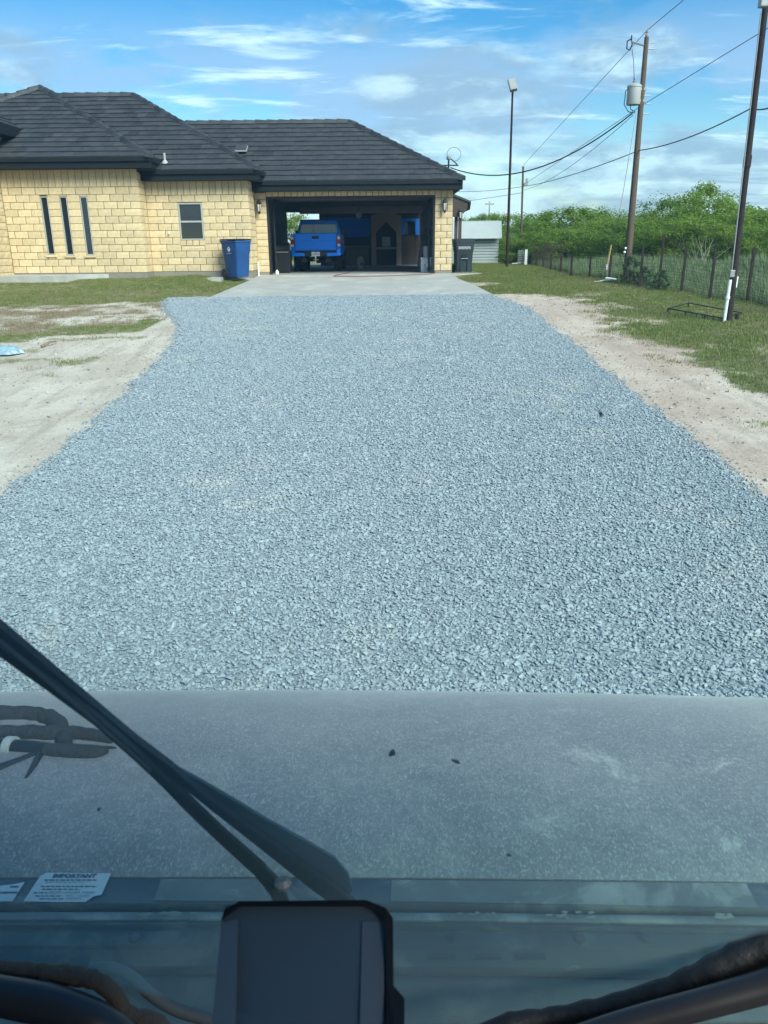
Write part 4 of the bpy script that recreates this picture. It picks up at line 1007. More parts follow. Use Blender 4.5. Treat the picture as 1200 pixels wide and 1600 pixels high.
# near right pole with conduit
nb = g(1138, 504); Yn = nb.y; ntp = at(1199, -14, Yn)
np_ = thing('wooden_pole', nb, 'dark brown pole with white conduit and small meter box at the right edge', 'pole')
MB().tube([nb-Vector((0, 0, .3)), nb.lerp(ntp, .5), ntp], [.066, .058, .05], 12).build('pole', rusty, np_, smooth=True)
cb = at(1131, 503, Yn-.1); cm = at(1141, 437, Yn-.1)
MB().tube([cb, cb.lerp(cm, .6), cm], .035, 8).build('conduit', pvc, np_, smooth=True)
q_ = cb.lerp(cm, .58); MB().tube([q_-(cm-cb)*.03, q_+(cm-cb)*.03], .047, 8).build('conduit_coupling', pvc, np_)
q0 = at(1142, 433, Yn-.1); MB().box(q0+Vector((-.045, -.06, 0)), q0+Vector((.045, .03, .13))).build('meter_box', galv, np_, bevel=.01)
MB().tube([at(1143.5, 422, Yn-.1), at(1181, 92, Yn-.09), at(1189, 20, Yn-.09)], .012, 6).build('thin_conduit', galv, np_)
MB().tube([at(1149, 449, Yn+.12), at(1152, 432, Yn+.12)], .028, 8).build('rear_conduit', pvc, np_)
qk = nb.lerp(ntp, (504-237)/(504+14)); MB().lathe(qk, [(.056, -.12), (.072, -.08), (.072, .1), (.056, .14)], 10).build('clamp_collar', rusty, np_)
q0 = at(1193.5, 10, Yn-.1); MB().box(q0+Vector((-.09, -.08, -.02)), q0+Vector((.04, .06, .18))).build('lamp_bracket', galv, np_, bevel=.02)
MB().tube([nb+Vector((.16, .05, -.1)), nb+Vector((.18, .05, .16))], .035, 6).build('stub', rusty, np_)
# far pole
fb = Vector((at(813, 412, 44).x, 44, 0)); ft = at(817.5, 260, 44)
fp = thing('far_utility_pole', fb, 'thin far utility pole standing behind the grey gate', 'utility pole'); MB().tube([fb, ft], [.06, .05], 8).build('pole', polewood, fp, smooth=True)
MB().box(at(819, 290, 43.9), at(824, 286, 44.05)).box(at(822, 285, 43.9), at(824.5, 279, 44.05)).build('insulator', galv, fp)
# wires
def wire(pts_, r_, name, label, sag=0, n_=14):
    path = []
    for (a, b) in zip(pts_[:-1], pts_[1:]):
        for i in range(n_): f_ = i/n_; path.append(a.lerp(b, f_)-Vector((0, 0, sag*4*f_*(1-f_))))
    path.append(pts_[-1]); o = MB().tube(path, r_, 5).build(name, wirem, origin=path[0]); tag(o, label, 'cable', 'overhead cables')
    return o
wire([ft+Vector((0, 0, .05)), ut+Vector((0, 0, .16)), at(1110, -35, 17)], .008, 'power_line', 'thin top wire running over the tip of the transformer pole')
wire([at(818, 289, 44), at(1004, 164, Yu), at(1183, 54, 17), at(1260, 8, 14)], .008, 'power_line', 'thin wire from the far pole past the transformer base')
wire([at(704, 262, 29), at(988, 177, Yu-.05)], .019, 'service_cable', 'thick black sagging cable from the roof mast to the transformer pole', sag=.75, n_=24)
wire([at(705, 298.5, 60), at(820, 291, 44), at(999, 235, Yu-.1), at(1172, 170, Yn+1), at(1260, 133, Yn-3)], .013, 'phone_cable', 'dark lower cable crossing behind the right pole', sag=.12)
wire([at(705, 318, 60), at(818, 301, 44)], .012, 'phone_cable', 'lowest thin cable ending at the far pole')
wire([at(989, 180, Yu-.05), at(819, 297, 44)], .008, 'power_line', 'thin wire just below the thick sagging cable', sag=.3)
gw_ = thing('guy_wire', g(947, 437), 'steel guy wire with a yellow guard beside the transformer pole', 'guy wire'); ga, gb_ = g(947.5, 437), at(994, 180, Yu)
MB().tube([ga, at(955, 383, ga.y+.05), at(968, 335, Yu-.3), gb_], .012, 5).build('strand', galv, gw_); MB().tube([at(947, 420, ga.y-.02), at(955, 383, ga.y+.02)], .026, 7).build('guard', yellow, gw_); MB().tube([at(947, 421, ga.y-.02), at(947.3, 413, ga.y-.02)], .038, 7).build('reflective_band', whitem, gw_)
# radio mast far away
am = at(764, 345, 160); an_ = thing('radio_mast', (am.x, 160, 0), 'faint lattice radio mast far beyond the shed', 'mast')
MB().tube([(am.x-.25, 160, 0), (am.x, 160, at(764, 314, 160).z)], .09, 5).tube([(am.x+.25, 160, 0), (am.x, 160, at(764, 314, 160).z)], .09, 5).build('lattice', galv, an_); zz = at(764, 320, 160).z; MB().box((am.x-.9, 159.9, zz), (am.x+.9, 160, zz+.25)).build('antenna', galv, an_)

# ------------------------------------------------------------------ fence
posts = [((1236, 498), (1252, 392)), ((1167, 474), (1179, 387)), ((1108, 470), (1119, 384)), ((1064, 458), (1073, 385.5)), ((1029, 452), (1037.6, 366)), ((998, 451), (1006, 384)), ((951.4, 438), (955, 398)), ((920.8, 434.5), (923, 400)), ((892, 432.5), (894, 398.5)), ((875.7, 427), (877, 399.5)), ((860, 423.5), (862, 397)), ((848, 419.5), (849, 396)), ((837, 417.5), (839.5, 393)), ((827, 415.5), (829, 394))]
fence = thing('wire_fence', g(998, 451), 'low wire mesh fence on rusty steel posts in front of the trees', 'fence'); FP = []
for (bx, by), (tx, ty) in posts:
    b = g(bx, by); tp = at(tx, ty, b.y); FP.append((b, tp)); mb = MB()
    # T-post: a flat web with studs
    mb.box((-.03, -.012, -.35), (.03, .012, 1), Matrix.Translation(b) @ Matrix(((1, 0, (tp.x-b.x)/max(.1, tp.z-b.z), 0), (0, 1, 0, 0), (0, 0, 1, 0), (0, 0, 0, 1))) @ Matrix.Diagonal((1, 1, tp.z-b.z, 1)))
    mb.box((-.012, .0125, -.2), (.012, .06, .985), Matrix.Translation(b) @ Matrix(((1, 0, (tp.x-b.x)/max(.1, tp.z-b.z), 0), (0, 1, 0, 0), (0, 0, 1, 0), (0, 0, 0, 1))) @ Matrix.Diagonal((1, 1, tp.z-b.z, 1)))
    mb.build('post', rusty, fence)
mb = MB(); rr = random.Random(2); WH = .95
def strip(a, b, w_, up=True):
    d_ = Vector((0, w_/2, 0)) if not up else None
    if up: mb.mesh([a, b, b+Vector((0, 0, w_)), a+Vector((0, 0, w_))], [(0, 1, 2, 3)])
    else: mb.mesh([a-Vector((w_/2, 0, 0)), a+Vector((w_/2, 0, 0)), b+Vector((w_/2, 0, 0)), b-Vector((w_/2, 0, 0))], [(0, 1, 2, 3)])
for (b0, t0), (b1, t1) in zip(FP[:-1], FP[1:]):
    o_ = Vector((0, -.03, 0))
    for z_ in (.04, .1, .16, .22, .28, .35, .42, .49, .57, .65, .74, .84, WH): strip(b0+o_+Vector((0, 0, z_)), b1+o_+Vector((0, 0, z_)), .0045)
    L_ = (b1-b0).length; k = int(L_/.085)
    for i in range(1, k): p_ = b0.lerp(b1, i/k)+o_; strip(p_+Vector((0, 0, .02)), p_+Vector((0, 0, WH)), .0042, False)
tag(mb.build('wire_mesh', rusty, fence), kind='stuff')
# gate leaf and white post by the far pole
q0, q1 = g(809, 415), at(818, 393, g(809, 415).y)
gt = thing('grey_gate', q0, 'small grey lattice gate leaning by the white post near the far pole', 'gate')
mb = MB()
for i in range(7): z_ = q0.z+.05+(q1.z-q0.z)*i/6.5; MB().box((q0.x, q0.y-.02, z_), (q1.x, q0.y+.02, z_+.05)).build('rail', galv, gt)
for i in range(4): x = q0.x+(q1.x-q0.x)*i/3; MB().box((x-.02, q0.y+.021, q0.z-.02), (x+.02, q0.y+.05, q1.z)).build('upright', galv, gt)
q0, q1 = g(821, 416), at(822, 390, g(821, 416).y); o = MB().box((q0.x-.06, q0.y-.05, q0.z-.1), (q0.x+.06, q0.y+.05, q1.z)).build('white_post', whitem, bevel=.01, origin=q0); tag(o, 'short white post standing beside the grey gate', 'post')
# low black frame in the grass by the near pole
A_, B_, C__ = g(1043, 492), g(1127, 506), g(1075, 483)
tb = thing('low_metal_frame', A_, 'low black metal frame half sunk in the grass by the near pole', 'frame')
def rail(a, b, h0, h1): MB().tube([a+Vector((0, 0, h0)), b+Vector((0, 0, h1))], .012, 6).build('rail', blackmetal, tb)
D_ = B_+(C__-A_)
rail(A_, B_, .13, .11); rail(A_, C__, .13, .13); rail(C__, D_, .13, .09); rail(B_, D_, .11, .09)
for q_, h_ in ((A_, .13), (A_.lerp(B_, .35), .12), (A_.lerp(B_, .7), .115), (B_, .11), (C__, .13), (D_, .09)): MB().tube([q_-Vector((0, 0, .08)), q_+Vector((0, 0, h_))], .016, 6).build('leg', blackmetal, tb)
for k in range(6): MB().tube([A_.lerp(B_, .45+k*.1)+Vector((0, 0, .02)), A_.lerp(B_, .45+k*.1)+Vector((0, 0, .115))], .007, 5).build('bar', blackmetal, tb)
# litter
def crumple(name, c, sx, sy, sz, mt, label, cat, seed):
    r = random.Random(seed); n_ = 15; vs = []; fs = []
    for j in range(n_):
        for i in range(n_): u, v = i/(n_-1)-.5, j/(n_-1)-.5; u, v = u*math.sqrt(1-2*v*v), v*math.sqrt(1-2*u*u); e = max(0, 1-4*(u*u+v*v)); vs.append(Vector(c)+Vector((u*sx*(1+r.uniform(-.12, .12)), v*sy*(1+r.uniform(-.12, .12)), sz*e**.6*r.uniform(.45, 1)+.012)))
    for j in range(n_-1):
        for i in range(n_-1): a = j*n_+i; fs.append((a, a+1, a+n_+1, a+n_))
    o = MB().mesh(vs, fs).build(name, mt, origin=c, smooth=True); tag(o, label, cat)
crumple('plastic_bag', g(6, 553), .62, .5, .15, bagm, 'crumpled pale blue plastic bag on the bare soil at the left edge', 'bag', 4)
def debris(name, px, py, w_, label, seed, mt=whitem):
    q_ = g(px, py); t = thing(name, q_, label, 'scrap'); r = random.Random(seed)
    for k in range(4):
        Mx = Matrix.Translation(q_+Vector((r.uniform(-.5, .5)*w_, r.uniform(-.2, .2), .05+.03*k))) @ Euler((r.uniform(-.2, .2), r.uniform(-.15, .15), r.uniform(-.6, .6))).to_matrix().to_4x4(); MB().box((-w_*.3, -.06, -.012), (w_*.3, .06, .012), Mx).build('board', mt, t)
debris('scrap_boards', 946, 443, .45, 'white scrap boards in the grass left of the transformer pole', 1); debris('scrap_pile', 803, 415, .75, 'white scrap pile at the foot of the floodlight pole', 2); debris('dark_scrap', 831, 414, .6, 'dark scrap heap by the end of the wire fence', 6, blackmetal)
a, b = g(65, 544), g(89, 537); o = MB().tube([a+Vector((0, 0, .03)), a.lerp(b, .5)+Vector((.02, 0, .07)), b+Vector((0, 0, .04))], [.022, .02, .012], 6).build('dead_stick', deadw, origin=a); tag(o, 'dead stick lying at the edge of the bare soil', 'stick')

# ------------------------------------------------------------------ trees and shrubs
def tree_meshes(seed, H, Wd, nclump, per, lf, lm):
    r = random.Random(seed); base = MB(); limbs = []
    tp = Vector((r.uniform(-.2, .2), r.uniform(-.2, .2), H*.28))
    base.tube([(0, 0, -.2), (0.03, 0, H*.14), tp], [.13, .10, .085], 7)
    cl = []
    for k in range(nclump):
        an = r.uniform(0, 2*PI); rad = Wd*.5*math.sqrt(r.random()); zz = H*(r.uniform(.12, .97) if r.random() < .8 else r.uniform(.02, .4)); sh = math.sqrt(max(0.05, 1-((zz/H-.50)/.56)**2))
        cl.append((Vector((rad*sh*math.cos(an), rad*sh*math.sin(an), zz)), r.uniform(.26, .60)*Wd*.20))
    for c, _ in cl[::3]:
        m_ = tp.lerp(c, .5)+Vector((r.uniform(-.2, .2), r.uniform(-.2, .2), r.uniform(0, .25))); base.tube([tp, m_, c], [.05, .03, .01], 5)
    vs, fs = [], []
    for c, s in cl:
        for k in range(per):
            d_ = Vector((r.gauss(0, 1), r.gauss(0, 1), r.gauss(0, .7))); q = c+d_*s*.62
            if q.z < .05: q.z = r.uniform(.05, .3)
            nm_ = (d_.normalized()*.55+Vector((0, 0, .5))+Vector((r.gauss(0, .5), r.gauss(0, .5), r.gauss(0, .5)))).normalized(); a1 = Matrix.Rotation(r.uniform(0, 6.28), 3, nm_) @ nm_.orthogonal().normalized(); b1 = nm_.cross(a1)
            L_ = lf*r.uniform(.6, 1.4); w_ = L_*.34; n_ = len(vs); vs += [q-a1*L_*.5, q+b1*w_, q+a1*L_*.5, q-b1*w_]; fs.append((n_, n_+1, n_+2, n_+3))
    cm = bpy.data.meshes.new('crown'); cm.from_pydata([tuple(v) for v in vs], [], fs); cm.materials.append(lm)
    tm = bpy.data.meshes.new('trunk'); tm.from_pydata([tuple(v) for v in base.v], [], base.f); tm.materials.append(bark)
    return cm, tm
PROTO = [tree_meshes(40+i, 4.2, w_, nc, 190, .11, leaf) for i, (w_, nc) in enumerate(((4.4, 78), (5.4, 92), (3.8, 70), (5.0, 60), (4.6, 84)))]
def tree(x, y, H, wf, k, rz, label, group='trees beyond the wire fence', name='mesquite_tree', protos=None, cat='tree'):
    cm, tm = (protos or PROTO)[k]; z = prof(y); t = thing(name, (x, y, z-.02), label, cat, group); t.rotation_euler.z = rz; s = H/4.2
    for nm, me_ in (('trunk', tm), ('crown', cm)): o = link(nm, me_, t); o.scale = (s*wf, s*wf, s)
    return t
# a line of sight list: (pixel x of crown middle, pixel y of crown top, distance)
row = [(795, 344, 58), (822, 346, 47), (848, 343, 50), (874, 341, 45), (905, 336, 44), (930, 331, 46), (955, 336, 41), (978, 339, 39), (1002, 328, 43), (1022, 338, 36), (1048, 324, 40), (1066, 330, 34), (1098, 306, 37), (1120, 318, 33), (1150, 318, 38), (1168, 331, 31), (1196, 317, 35), (1225, 322, 33), (1265, 318, 30),
       (812, 362, 40), (843, 364, 39), (884, 361, 37), (918, 356, 36.5), (948, 360, 35), (985, 362, 33.5), (1040, 352, 32), (1082, 346, 31), (1140, 348, 29), (1205, 345, 28), (770, 344, 66), (742, 344, 70), (725, 343, 75)]
rr = random.Random(9)
B_ = 'back-row bright green feathery tree '; F_ = 'front-row low bushy green tree '
LB = {(795, 58): B_+'straight behind the floodlight pole', (822, 47): B_+'straight behind the far utility pole', (848, 50): 'first '+B_+'right of the far utility pole', (874, 45): 'second '+B_+'right of the far utility pole', (905, 44): 'third '+B_+'right of the far utility pole', (930, 46): 'third '+B_+'left of the transformer pole', (955, 41): 'second '+B_+'left of the transformer pole', (978, 39): B_+'straight behind the transformer pole', (1002, 43): 'first '+B_+'right of the transformer pole', (1022, 36): 'second '+B_+'right of the transformer pole', (1048, 40): 'third '+B_+'right of the transformer pole', (1066, 34): B_+'just left of the tallest tree', (1098, 37): 'tallest bright green bushy tree standing out above the tree line', (1120, 33): B_+'just right of the tallest tree', (1150, 38): B_+'just left of the dark brown near pole', (1168, 31): B_+'straight behind the dark brown near pole', (1196, 35): 'first '+B_+'right of the dark brown near pole', (1225, 33): 'second '+B_+'right of the dark brown near pole', (1265, 30): B_+'cut off by the right edge of the picture',
 (812, 40): F_+'behind the small grey gate', (843, 39): 'first '+F_+'right of the grey gate', (884, 37): 'second '+F_+'right of the grey gate', (918, 36.5): 'third '+F_+'right of the grey gate', (948, 35): F_+'behind the yellow guy-wire guard', (985, 33.5): F_+'behind the foot of the transformer pole', (1040, 32): F_+'behind the tallest fence post', (1082, 31): F_+'behind the pale leafless bush', (1140, 29): F_+'just left of the near pole', (1205, 28): F_+'at the right end of the fence',
 (770, 66): 'small distant green tree above the right end of the shed roof', (742, 70): 'small distant green tree above the middle of the shed roof', (725, 75): 'small distant green tree above the left end of the shed roof'}
for i, (px, py, Y) in enumerate(row):
    p_ = at(px, py, Y); H_ = max(1.6, p_.z-prof(Y))*rr.choice((.92, 1.0, 1.08, 1.16)); wf = rr.uniform(.85, 1.25)*(3.6/max(H_, 2.6) if H_ < 3.6 else 1.0)
    tree(p_.x, Y, H_, wf, i % 5, rr.uniform(0, 6.28), LB[(px, Y)], group='trees seen over the shed' if px < 790 else ('front row of trees' if i >= 19 else 'back row of trees'))
# trees seen through the garage and behind the house
for px, py, Y in ((459, 333, 62),):
    p_ = at(px, py, Y); tree(p_.x, Y, p_.z, 1.2, rr.randrange(5), rr.uniform(0, 6), 'green tree glimpsed through the gap at the back left of the garage', None)
SP = [tree_meshes(90+i, 4.2, 5.2, 40, 60, .26, leafd) for i in range(2)]
for (px, py, wpx, lbl) in ((985, 447, .7, 'slim dark green shrub hugging the transformer pole'), (1008, 449, 1.0, 'dark green bush around the fence post right of the transformer pole'), (1030, 456, 1.1, 'low grey-green bush under the tall fence post')):
    q_ = g(px, py); t = tree(q_.x, q_.y+.1, .55 if wpx >= 1 else .8, wpx*.75, rr.randrange(2), rr.uniform(0, 6), lbl, 'shrubs by the fence', 'shrub', SP, 'shrub')
# pale dead bush in front of the trees
q_ = g(1100, 440); q_ = Vector((at(1098, 408, 27).x, 27, 0)); db = thing('dead_bush', q_, 'pale leafless bush in front of the right-hand trees', 'bush'); mb = MB(); r = random.Random(77)
for k in range(14):
    p_ = q_.copy(); path = [p_]; d_ = Vector((r.gauss(0, .4), r.gauss(0, .3), 1)).normalized()
    for j in range(4): d_ = (d_+Vector((r.gauss(0, .25), r.gauss(0, .25), .1))).normalized(); p_ = p_+d_*.30; path.append(p_)
    mb.tube(path, [.012, .009, .007, .005, .003], 4)
mb.build('branches', mat('pale_dead_wood', (.25, .24, .19), .9, .2, 9), db)

# ------------------------------------------------------------------ grass
def tuft(name, seed, nb, H, spread, wdt, mt):
    r = random.Random(seed); vs, fs = [], []
    for k in range(nb):
        an = r.uniform(0, 6.28); b = Vector((r.gauss(0, spread), r.gauss(0, spread), 0)); h_ = H*r.uniform(.5, 1.1); lean_ = Vector((math.cos(an), math.sin(an), 0))*h_*r.uniform(.15, .75); sd_ = Vector((-math.sin(an), math.cos(an), 0))*wdt
        n_ = len(vs); vs += [b-sd_, b+sd_, b+lean_*.4+Vector((0, 0, h_*.6))+sd_*.7, b+lean_*.4+Vector((0, 0, h_*.6))-sd_*.7, b+lean_+Vector((0, 0, h_))]; fs += [(n_, n_+1, n_+2, n_+3), (n_+3, n_+2, n_+4)]
    me = bpy.data.meshes.new(name); me.from_pydata([tuple(v) for v in vs], [], fs); me.materials.append(mt); return bpy.data.objects.new(name, me)
def scatter(n, x0, x1, y0, y1): return np.stack([rng.uniform(x0, x1, n), rng.uniform(y0, y1, n)], -1)
def place(name, P, keep, hs, srcs, label, cat, hscale=None):
    P = P[keep]; n = len(P); z = groundz(P[:, 0], P[:, 1])
    pts = np.stack([P[:, 0], P[:, 1], z-.004], -1); s = rng.uniform(.6, 1.35, n)*hs
    if hscale is not None: s = s*hscale[keep]
    scl = np.stack([s, s, s*rng.uniform(.7, 1.2, n)], -1); rot = np.stack([np.zeros(n), np.zeros(n), rng.uniform(0, 6.283, n)], -1)
    return gn_instances(name, pts, rot, scl, rng.integers(0, len(srcs), n), srcs, None, label, cat)
def blocked(P):
    X, Y = P[:, 0], P[:, 1]
    h_ = (Y > 24.7) & (X < XB1+.05) | (Y > 25.45) & (X < -4.0) | (Y > 26.4) & (X < 3.4) & (X > -5)
    a_ = (Y > 20.15) & (Y < 26.8) & (X > np.interp(Y, [20.2, 25, 25.1, 26.7], [-4.32, -4.05, -4.95, -4.95])) & (X < np.interp(Y, [20.2, 22.5, 24.7, 25.8, 26.7], [2.84, 2.66, 2.38, 2.4, 3.3]))
    gr_ = (Y < 20.4) & (X > GL(Y)-.03) & (X < GR(Y)+.03)
    wk = (Y > 23.7) & (X < -9.2)
    return h_ | a_ | gr_ | wk
# crumbs and pebbles on the bare soil
Pc = np.concatenate([scatter(16000, -12, -2.8, 4.5, 20), scatter(16000, 2.8, 9, 4, 21)]); cgc, cdc = cover(Pc[:, 0], Pc[:, 1])
kc = ~((Pc[:, 1] < 20.4) & (Pc[:, 0] > GL(Pc[:, 1])-.05) & (Pc[:, 0] < GR(Pc[:, 1])+.05)) & (cgc < .4) & ~((Pc[:, 1] > 20.2) & (Pc[:, 0] > -4.5) & (Pc[:, 0] < 2.9)) & (rng.random(len(Pc)) < .35+.65*np.clip(.5+fbm(Pc[:, 0], Pc[:, 1], .8, 91, 3), 0, 1)); Pc = Pc[kc]; nc_ = len(Pc); szc = np.clip(rng.lognormal(math.log(.016), .5, nc_), .006, .06)
crumb = mat('soil_crumb', (.34, .29, .225), .95, .25, 20, objvar=.35)
gn_instances('soil_crumbs', np.stack([Pc[:, 0], Pc[:, 1], groundz(Pc[:, 0], Pc[:, 1])+szc*.15], -1), np.stack([rng.normal(0, .3, nc_), rng.normal(0, .3, nc_), rng.uniform(0, 6.28, nc_)], -1), np.stack([szc*1.2, szc, szc], -1), rng.integers(0, 5, nc_), [rock('soil_crumb', 30+i, crumb) for i in range(5)], None, 'small crumbs and pebbles scattered over the bare soil', 'pebbles')
Pl = scatter(110000, -16, -3.0, 7, 25.5); cg, cd = cover(Pl[:, 0], Pl[:, 1]); bl = blocked(Pl)
pr_ = scatter(260000, 2.2, 13, 3.5, 40); cg2, cd2 = cover(pr_[:, 0], pr_[:, 1]); bl2 = blocked(pr_)
PA = np.concatenate([Pl, pr_]); CG = np.concatenate([cg, cg2]); CD = np.concatenate([cd, cd2]); BLK_ = np.concatenate([bl, bl2])
clum = .55+.45*fbm(PA[:, 0], PA[:, 1], 1.7, 33, 3)
hs_ = np.where(PA[:, 0] < 0, .85, 1.0)*(.75+.6*np.clip(fbm(PA[:, 0], PA[:, 1], .7, 50, 3)+.3, 0, 1))
place('grass', PA, (rng.random(len(PA)) < CG*np.clip(clum*1.0, .04, .75)) & ~BLK_ & (CG > .2), 1.0, [tuft('grass_tuft', i, 11, .050, .045, .0035, grassm) for i in range(5)], 'short patchy green grass on both sides of the drive', 'grass', hs_)
place('dry_grass', PA, ((rng.random(len(PA)) < CD*.75) | (rng.random(len(PA)) < CG*(.10+.35*np.clip(fbm(PA[:, 0], PA[:, 1], .6, 61, 3)+.1, 0, 1)))) & ~BLK_, 1.0, [tuft('straw_tuft', 20+i, 9, .035, .06, .004, strawm) for i in range(4)], 'dead straw-coloured grass on the bare soil', 'dry grass')
Pw = scatter(90000, 5.5, 26, 13, 44); xf = np.interp(Pw[:, 1], [p[0].y for p in FP], [p[0].x for p in FP])
keep = (Pw[:, 0] > xf+.12) & (rng.random(len(Pw)) < .9*np.clip((1.15-.03*(Pw[:, 0]-xf)), .2, 1))
hw = np.clip(.44+.45*fbm(Pw[:, 0], Pw[:, 1], .5, 71, 3)+.05*(Pw[:, 0]-xf), .3, 1.3)
place('weeds', Pw, keep, 1.0, [tuft('weed_tuft', 40+i, 11, .55, .07, .010, weedm) for i in range(5)], 'tall grey-green weeds filling the field behind the fence', 'weeds', hw)

# ------------------------------------------------------------------ the vehicle the photograph is taken from
tag_lbl = 'dusty grey working truck seen from its cab, long hood and wiper ahead'
wtk = thing('work_truck', (0, .8, -1.45), tag_lbl, 'truck')
SL = -.020                                   # the truck leans a little to the right
def hoodmat():
    M = bpy.data.materials.new('dusty_hood_paint'); M.use_nodes = True; T = NT(M.node_tree); b = T.n['Principled BSDF']
    b.inputs['Roughness'].default_value = .55; b.inputs['Specular IOR Level'].default_value = .35
    co = T.node('ShaderNodeTexCoord').outputs['Object']
    big = T.noise(co, 2.2, 6, .6, .4); mid = T.noise(co, 26, 5, .6)
    mp = T.node('ShaderNodeMapping'); T.l.new(co, mp.inputs[0]); mp.inputs['Scale'].default_value = (1.0, .42, 1)
    fine = T.noise(mp.outputs[0], 360, 3, .75); fine2 = T.noise(mp.outputs[0], 170, 4, .8)
    sx = T.node('ShaderNodeSeparateXYZ', i_0=co); xx = sx.outputs[0]
    base = T.mixc(T.ramp(big, (.35, .65, 0, 1)), rgb(.158, .155, .157), rgb(.21, .202, .198))
    base = T.mixc(T.ramp(T.math('ADD', mid, T.math('MULTIPLY', T.math('SUBTRACT', big, .5), .8)), (.45, .75, 0, .45)), base, rgb(.29, .27, .245))
    sp_ = T.math('ADD', T.math('MULTIPLY', fine, .6), T.math('MULTIPLY', fine2, .4))
    base = T.mixc(T.ramp(sp_, (.50, .62, 0, .7)), base, rgb(.43, .43, .42))
    base = T.mixc(T.ramp(sp_, (.47, .38, 0, .55)), base, rgb(.11, .108, .11))
    blot = T.math('MULTIPLY', T.ramp(T.noise(co, 7, 7, .7, .5), (.58, .72, 0, .55)), T.ramp(xx, (-.1, .5, 0, 1)))
    base = T.mixc(blot, base, rgb(.62, .60, .53))
    T.l.new(base, b.inputs['Base Color'])
    T.l.new(T.ramp(fine2, (.3, .7, .5, .8)), b.inputs['Roughness']); b.inputs['Sheen Weight'].default_value = .28; b.inputs['Sheen Roughness'].default_value = .45; b.inputs['Sheen Tint'].default_value = rgb(.85, .9, .92)
    bn = T.node('ShaderNodeBump', i_Strength=.25, i_Distance=.004); T.l.new(fine2, bn.inputs['Height']); T.l.new(bn.outputs[0], b.inputs['Normal'])
    return M
hm = hoodmat()
cowlm = mat('cowl_paint', (.065, .072, .08), .6, .6, 14, .15, 200, col2=(.20, .19, .17), c2pts=(.5, .62)); cowlt = mat('worn_cowl_strip', (.13, .13, .122), .7, .55, 14, .15, 220, col2=(.27, .25, .215), c2pts=(.49, .60))
shelfm = mat('cowl_shelf', (.036, .04, .042), .8, .6, 13, .2, 100, col2=(.12, .105, .09), c2pts=(.49, .60), stretch=(1, 1, 2.5)); deepm = mat('cowl_recess', (.020, .025, .028), .8, .75, 11, .2, 100, col2=(.075, .07, .065), c2pts=(.49, .62)); rubm = mat('weathered_rubber', (.012, .013, .013), .6, .4, 12, .3, 90, col2=(.035, .038, .04))
def across(profile, name, mt, x0=-1.25, x1=1.25, nx_=26, crown=.02, smooth=True, th=.0, shadebow=0):
    """sweep a (distance, height) profile across the truck; the ends drop a little"""
    mb = MB(); vs = []; n_ = len(profile)
    for i in range(nx_+1):
        x = x0+(x1-x0)*i/nx_; cr = -crown*(x/1.2)**2-.10*max(0, abs(x)-1.05)
        for (y, z) in profile: vs.append(Vector((x, y-shadebow*(x/1.2)**2, z+cr+SL*x)))
    fs = [(i*n_+k, i*n_+k+1, (i+1)*n_+k+1, (i+1)*n_+k) for i in range(nx_) for k in range(n_-1)]
    mb.mesh(vs, fs); o = mb.build(name, mt, wtk, smooth=smooth)
    if th: md = o.modifiers.new('thickness', 'SOLIDIFY'); md.thickness = th; md.offset = -1
    return o
def zr(py, D):                                # height that lands on image row py at distance D on the centre line
    return zat(600, py, D)
hp = [(.905, zr(1371, .905)-.012), (.905, zr(1371, .905))]
for (D, dr_) in ((.95, .871), (1.02, .874), (1.10, .880), (1.20, .892), (1.30, .909), (1.40, .931), (1.48, .955), (1.55, .981), (1.60, 1.004), (1.65, 1.032), (1.69, 1.062), (1.72, 1.10), (1.735, 1.16), (1.74, 1.26), (1.735, 1.5), (1.72, 2.0)): hp.append((D, CZ-dr_))
across(hp, 'hood', hm, th=.004)
c0 = [(.897, zr(1374, .897)), (.845, zr(1412, .845)), (.842, zr(1415, .842)-.012)]
across(c0, 'cowl_panel', cowlm, th=.003)
across([(.838, zr(1417, .838)-.01), (.826, zr(1426, .826)-.006)], 'cowl_gap', blackmetal)
across([(.822, zr(1426, .822)), (.812, zr(1437, .812)), (.810, zr(1438, .81)-.01)], 'cowl_ledge', cowlt, th=.002)
across([(.806, zr(1441, .806)), (.800, zr(1446, .800)), (.799, zr(1449, .799)-.004), (.790, zr(1458, .790)), (.772, zr(1478, .772)), (.770, zr(1481, .770)-.004), (.752, zr(1510, .752)), (.750, zr(1514, .750)-.012)], 'cowl_shelf', shelfm, th=.002)
across([(.745, zr(1517, .745)-.012), (.735, zr(1545, .735)), (.72, zr(1600, .72)), (.70, zr(1690, .70))], 'cowl_recess', deepm, th=.002)
for px in (210, 706, 905, 1010):
    c_ = at(px, 1466, .783); MB().lathe(c_+Vector((0, 0, .001)), [(.008, -.002), (.0075, .002), (.004, .004)], 8).build('screw_head', deepm, wtk)
for px in (690, 760, 830): a_, b_ = at(px-22, 1497, .760), at(px+22, 1497, .760); MB().box(a_+Vector((0, -.003, .0005)), b_+Vector((0, .003, .004))).build('drain_slot', blackm, wtk)
